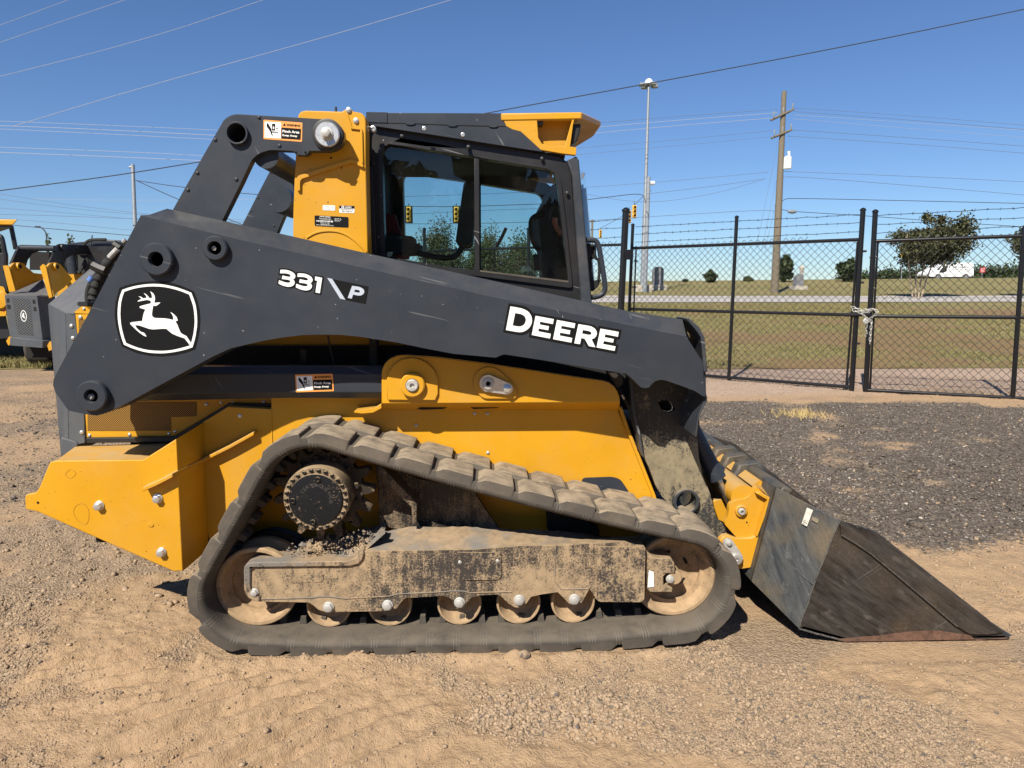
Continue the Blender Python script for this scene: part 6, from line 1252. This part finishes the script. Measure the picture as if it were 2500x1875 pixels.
for s in ('1313,908', '1585,908'):
    c = VANs(s)[0]; wv_ = mk('wheel', lathe(c[0], c[1], [(.36, yv - .85), (.36, yv - 1.03), (.25, yv - 1.05), (0, yv - 1.05)], 20), M['rubber'], van); mk('hubcap', lathe(c[0], c[1], [(.19, yv - 1.052), (.1, yv - 1.07), (0, yv - 1.07)], 16), M['galv'], wv_)
def text_plane(body, l_, r_2, top, Y_, bold=0):
    v_, f_ = text_geo(body, bold); mn, mx = v_.min(0), v_.max(0); v_ = (v_ - mn) / (mx - mn); a_, b_, t_ = VANs(l_)[0], VANs(r_2)[0], VANs(top)[0]
    return [(a_[0] + (b_[0] - a_[0]) * p[0], Y_, a_[1] + (t_[1] - a_[1]) * p[1]) for p in v_], f_
mk('lettering', text_plane('Sugar Creek Farms', '1455,822', '1620,822', '1455,800', yv - 1.008, .02), M['decalblack'], van); mk('lettering', text_plane('PREMIUM MEATS & MORE', '1462,840', '1628,840', '1462,829', yv - 1.008), M['decalblack'], van)
def sign(lab, cat, px0, px1, w, D, mat, shape, text=None):
    b_ = WD(px0, D); t_ = WD(px1, D); o = thing('road_sign', lab, cat, b_); mk('post', tube([b_, t_], .045, 6), M['galv'], o); w = w * D / FPX
    lp_ = [(t_.x - w, t_.z - w), (t_.x + w, t_.z - w), (t_.x + w, t_.z + w), (t_.x - w, t_.z + w)] if shape == 'sq' else [(t_.x - w, t_.z), (t_.x, t_.z - w * 1.25), (t_.x + w, t_.z), (t_.x, t_.z + w * 1.25)]
    pl = mk('sign_plate', prism(lp_, t_.y - .06, t_.y - .045), M[mat], o)
    if text:
        for k, tx in enumerate(text):
            v_, f_ = text_geo(tx, .02); mn, mx = v_.min(0), v_.max(0); v_ = (v_ - mn) / (mx - mn); mk('lettering', ([(t_.x + (p[0] - .5) * w * 1.5, t_.y - .068, t_.z + w * (.12 - .75 * k) + p[1] * w * .5) for p in v_], f_), M['white'], pl)
    return o
sign('red wrong way sign on a thin post right of the white van', 'road sign', S('R', '1798,925')[0], S('R', '1804,835')[0], 6.5, 74, 'signred', 'sq', ('WRONG', 'WAY')); sg = sign('yellow diamond warning sign on a post left of the crape myrtle', 'road sign', S('R', '1013,930')[0], S('R', '1025,690')[0], 7, 72, 'signyellow', 'dia')
yt = WD(S('R', '1025,690')[0], 72); mk('arrow_mark', prism([(yt.x - .03, yt.z - .22), (yt.x + .03, yt.z - .22), (yt.x + .03, yt.z + .02), (yt.x + .12, yt.z + .02), (yt.x, yt.z + .2), (yt.x - .12, yt.z + .02), (yt.x - .03, yt.z + .02)], yt.y - .068, yt.y - .062), M['decalblack'], sg)
def slab_stone(lab, s, D, depth):
    pts = [WD(p, D) for p in s]; b_ = pts[0]; o = thing('stone_monument', lab, 'monument', b_); zb = tz(b_.x, b_.y)
    lp_ = [(p.x, p.z) for p in pts]; mk('slab', prism(round_loop(lp_, [0, .0, .35, .35][:len(lp_)] if len(lp_) == 4 else .05), b_.y - depth, b_.y + depth), M['granite'], o, bevel=.03)
    x0, x1 = min(p[0] for p in lp_), max(p[0] for p in lp_); mk('plinth', box((x0 - .15, b_.y - depth - .25, zb - .4), (x1 + .2, b_.y + depth + .25, lp_[0][1] + .02)), M['concrete'], o, bevel=.02)
slab_stone('upright grey granite slab with rounded top corners near the light mast', S('Q', '570,985 670,985 672,805 572,805'), 52, .25); slab_stone('lower grey stone marker right of the utility pole', S('Q', '1955,995 2030,995 2025,865 1960,890'), 52, .3)
ob = WD(S('Q', '2027,850')[0], 54); o = mk('finial', tube([ob + Vector((0, 0, -.5)), ob + Vector((0, 0, .1)), ob + Vector((0, 0, .3)), ob + Vector((0, 0, .5))], [.10, .16, .20, .03], 10), M['concrete']); tag(o, 'pale pointed stone top behind the lower stone marker', 'monument'); o.name = 'stone_finial'
# ================================================================= PARKED MACHINES AT LEFT
P2 = thing('track_loader', 'parked grey and yellow tracked loader seen from behind at left', 'track loader', (W((65, 800), 10.8).x, 11.5, 0))
def lw(s, Y): return [(q.x, q.z) for q in (W(p, Y) for p in S('L', s))]
RYp = 10.6; RDo = mk('rear_door', prism(round_loop(lw('46,915 375,922 432,1370 98,1338', RYp), .03), RYp, RYp + .55), M['hood'], P2, bevel=.03)
def grille():
    m, n, l, b = _nt('punched_grille'); co = n.new('ShaderNodeTexCoord').outputs['Object']; s = n.new('ShaderNodeSeparateXYZ'); l.new(co, s.inputs[0])
    f = _math(n, l, 'MULTIPLY', _math(n, l, 'SINE', _math(n, l, 'MULTIPLY', s.outputs[0], 110), 0), _math(n, l, 'SINE', _math(n, l, 'MULTIPLY', s.outputs[2], 130), 0)); l.new(_mix(n, l, _ramp(n, l, f, .0, .15), (.075, .08, .085), (.008, .008, .008)), b.inputs['Base Color']); b.inputs['Roughness'].default_value = .6; return m
mk('grille', flat(lw('122,945 300,950 338,1322 182,1310', RYp - .004), RYp - .004), grille(), RDo)
c = W(S('L', '240,1125')[0], RYp - .006); mk('badge', flat([[(c.x + .055 * cos(2 * pi * i / 20), c.z + .105 * sin(2 * pi * i / 20)) for i in range(20)], [(c.x + .044 * cos(2 * pi * i / 20), c.z + .092 * sin(2 * pi * i / 20)) for i in range(20)]], RYp - .008), M['white'], RDo); mk('badge_deer', flat([(c.x - .032, c.z - .01), (c.x - .008, c.z + .055), (c.x + .014, c.z + .05), (c.x + .008, c.z), (c.x + .03, c.z - .05), (c.x - .008, c.z - .03)], RYp - .009), M['white'], RDo)
for s in ('65,948 92,945 96,988 68,988', '328,962 352,960 360,1002 332,1000', '338,1035 364,1035 370,1075 342,1075', '70,1012 105,1012 108,1055 75,1055'): mk('vent', flat(lw(s, RYp - .004), RYp - .004), M['dark'], RDo)
hq = [W(p, y) for p, y in zip(S('L', '46,915 375,922 500,905 432,752 165,862'), (RYp, RYp, RYp + .5, RYp + 1.3, RYp + .9))]; mk('hood_top', ([tuple(p) for p in hq], [(0, 1, 2, 3, 4)]), M['hood'], P2)
mk('rear_bumper', prism(lw('95,1342 432,1376 440,1452 95,1425', RYp - .1), RYp - .1, RYp + .5), M['hood'], P2, bevel=.02)
for s in ('62,1380 92,1332 108,1345 104,1410 85,1425', '478,1425 500,1385 522,1380 526,1465 495,1480'): mk('bumper_ear', prism(lw(s, RYp - .05), RYp - .05, RYp + .1), M['yellowd'], P2)
def zy(s, X_): return [(q.y, q.z) for q in (WX(p, X_) for p in S('L', s))]
XL, XR = W(S('L', '97,640')[0], 10.9).x, W(S('L', '468,640')[0], 10.9).x
for Xs, strip, side, bossp, arm in ((XL, '36,618 72,612 97,630 162,872 100,882', '97,628 130,590 165,583 232,592 252,625 330,690 425,702 430,752 165,866', '168,625', '97,600 182,420 212,405 548,412 525,468 380,470 310,500 268,560 250,622 232,592 165,583 130,585'),
                               (XR, '410,630 440,600 470,622 534,932 505,946', '470,625 500,592 545,583 602,602 642,650 724,752 640,838 560,892 536,928', '545,628', '478,600 572,408 600,395 888,412 898,470 905,500 720,505 660,545 640,600 640,648 602,600 520,585')):
    mk('upright_post', prism(lw(strip, 10.9), 10.88, 10.92), M['yellow'], P2); mk('post_side', prism(zy(side, Xs), Xs - .02, Xs + .02, axis='x'), M['yellow'], P2)
    c = WX(S('L', bossp)[0], Xs); mk('pin_boss', tube([Vector((Xs, c.y, c.z)), Vector((Xs + .07, c.y, c.z))], .075, 16), M['yellow'], P2); mk('pin_bore', tube([Vector((Xs + .06, c.y, c.z)), Vector((Xs + .075, c.y, c.z))], .042, 14), M['dark'], P2)
    mk('rear_link', prism(zy(arm, Xs - .05), Xs - .07, Xs - .02, axis='x'), M['black'], P2, bevel=.01)
a_, b_ = WX(S('L', '215,435')[0], XL), WX(S('L', '555,440')[0], XR); mk('cross_tube', tube([a_, b_], .05, 14), M['grey'], P2)
c = WX(S('L', '612,432')[0], XR - .05); mk('pin_boss', tube([Vector((XR - .05, c.y, c.z)), Vector((XR + .02, c.y, c.z))], .07, 16), M['blackm'], P2); c = WX(S('L', '935,462')[0], XR - .05); mk('pin_boss', tube([Vector((XR - .05, c.y, c.z)), Vector((XR + .05, c.y, c.z))], .085, 16), M['blackm'], P2)
mk('cab_roof', prism(lw('690,388 850,372 980,365 1075,352 1240,360 1240,480 900,470 700,420', 12.6), 12.6, 14.2), M['grey'], P2, bevel=.04)
mk('cab_frame', prism([lw('650,420 1240,420 1240,760 640,760', 12.4), lw('760,505 890,505 930,600 800,660 765,650', 12.4)], 12.4, 12.5), M['black'], P2); mk('cab_screen', prism(lw('740,490 910,490 940,680 740,680', 12.8), 12.8, 12.82), M['interior'], P2)
mk('lift_cylinder', tube([W(p, 12.2) for p in S('L', '715,500 745,700')], .09, 12), M['grey'], P2); mk('hydraulic_hose', tube(smooth_path([W(p, 12.1) for p in S('L', '800,690 860,600 880,540 900,640 840,690')]), .05, 6), M['hose'], P2); mk('roof_hose', tube(smooth_path([W(p, 12.5) for p in S('L', '845,410 890,360 960,352 1075,352')]), .03, 6), M['hose'], P2); mk('antenna', tube([W(p, 12.6) for p in S('L', '920,410 935,308')], .012, 5), M['cable'], P2)
mk('rear_dark_fill', prism(lw('300,470 500,480 480,660 300,660', 12.4), 12.4, 12.45), M['dark'], P2)  # dark fill added behind the links, the gap's darkness put into its colour
mk('front_chassis', prism(lw('640,690 1240,690 1240,1000 560,1000', 12.3), 12.3, 13.8), M['yellow'], P2)
for Xs in (XL - .15, XR + .05):
    p_ = []
    for cy_, cz_, r_3, a0, a1 in ((12.0, .36, .36, .5 * pi, 1.5 * pi), (13.6, .36, .36, -.5 * pi, .5 * pi)): p_ += [(cy_ + r_3 * cos(a0 + (a1 - a0) * i / 8), cz_ + r_3 * sin(a0 + (a1 - a0) * i / 8)) for i in range(9)]
    mk('rubber_track', prism(p_, Xs - .22, Xs + .22, axis='x'), M['rubber'], P2, bevel=.03)
mk('chassis', box((XL + .1, 11.0, .25), (XR - .1, 13.6, .8)), M['dark'], P2)
def yawed(lp, Y0, Y1): d = (Y1 - Y0) * .9; return loft([(lp, Y0), ([(a - d, b) for a, b in lp], Y1)])
EXv = thing('mini_excavator', 'yellow machine with a flat canopy roof cut off by the left picture edge', 'excavator', (W((-40, 850), 12.600).x, 13.000, 0))
el = lambda s, Y_: [(q.x, q.z) for q in (W(p, Y_) for p in S('L', s))]
mk('canopy_roof', yawed(el('-500,142 180,148 130,207 -500,196', 12.600), 12.600, 14.000), M['yellow'], EXv, bevel=.02); mk('canopy_lining', yawed(el('-480,198 132,208 115,235 -480,232', 12.650), 12.650, 13.900), M['blackm'], EXv)
mk('canopy_post', tube([W(p, 12.900) for p in S('L', '112,215 160,450')], .045, 10), M['black'], EXv); mk('canopy_post', tube([W(p, 13.700) for p in S('L', '-300,215 -290,900')], .045, 10), M['black'], EXv)
mk('control_lever', tube(smooth_path([W(p, 12.700) for p in S('L', '-60,330 10,310 30,380 45,470 60,520 50,700')]), .05, 8), M['black'], EXv); mk('control_stand', yawed(el('-60,500 40,480 60,560 75,760 90,885 40,900 -60,860', 12.750), 12.750, 13.100), M['blackm'], EXv, bevel=.02)
bd = mk('engine_cover', yawed(round_loop(el('-600,820 40,825 60,905 66,1128 -600,1128', 12.550), .06), 12.550, 13.800), M['yellow'], EXv, bevel=.04); mk('cover_bulge', lathe(*[(lambda q: q.x)(W(S('L', '5,965')[0], 12.550)), (lambda q: q.z)(W(S('L', '5,965')[0], 12.550))], [(.20, 12.550), (.17, 12.490), (0, 12.480)], 20), M['yellow'], bd)
v_, f_ = text_geo('35c', .03); mn, mx = v_.min(0), v_.max(0); v_ = (v_ - mn) / (mx - mn); mk('lettering', ([tuple(W((S('L', '-75,1080')[0][0] + p[0] * 24, S('L', '0,1076')[0][1] - p[1] * 8.5), 12.545)) for p in v_], f_), M['decalblack'], bd)
mk('red_stripe', yawed(el('28,1070 52,1040 58,1062 34,1085', 12.546), 12.544, 12.550), M['signred'], bd)
p_ = []
for cx_, a0, a1 in ((W((-300, 850), 12.700).x, .5 * pi, 1.5 * pi), (W((18, 850), 12.700).x - .25, -.5 * pi, .5 * pi)): p_ += [(cx_ + .30 * cos(a0 + (a1 - a0) * i / 8), .30 + .30 * sin(a0 + (a1 - a0) * i / 8)) for i in range(9)]
mk('rubber_track', prism(p_, 14.2, 14.6), M['blackm'], EXv, bevel=.03); mk('undercarriage', yawed(el('-500,1128 60,1128 85,1250 95,1350 -500,1380', 12.800), 12.800, 13.700), M['blackm'], EXv)
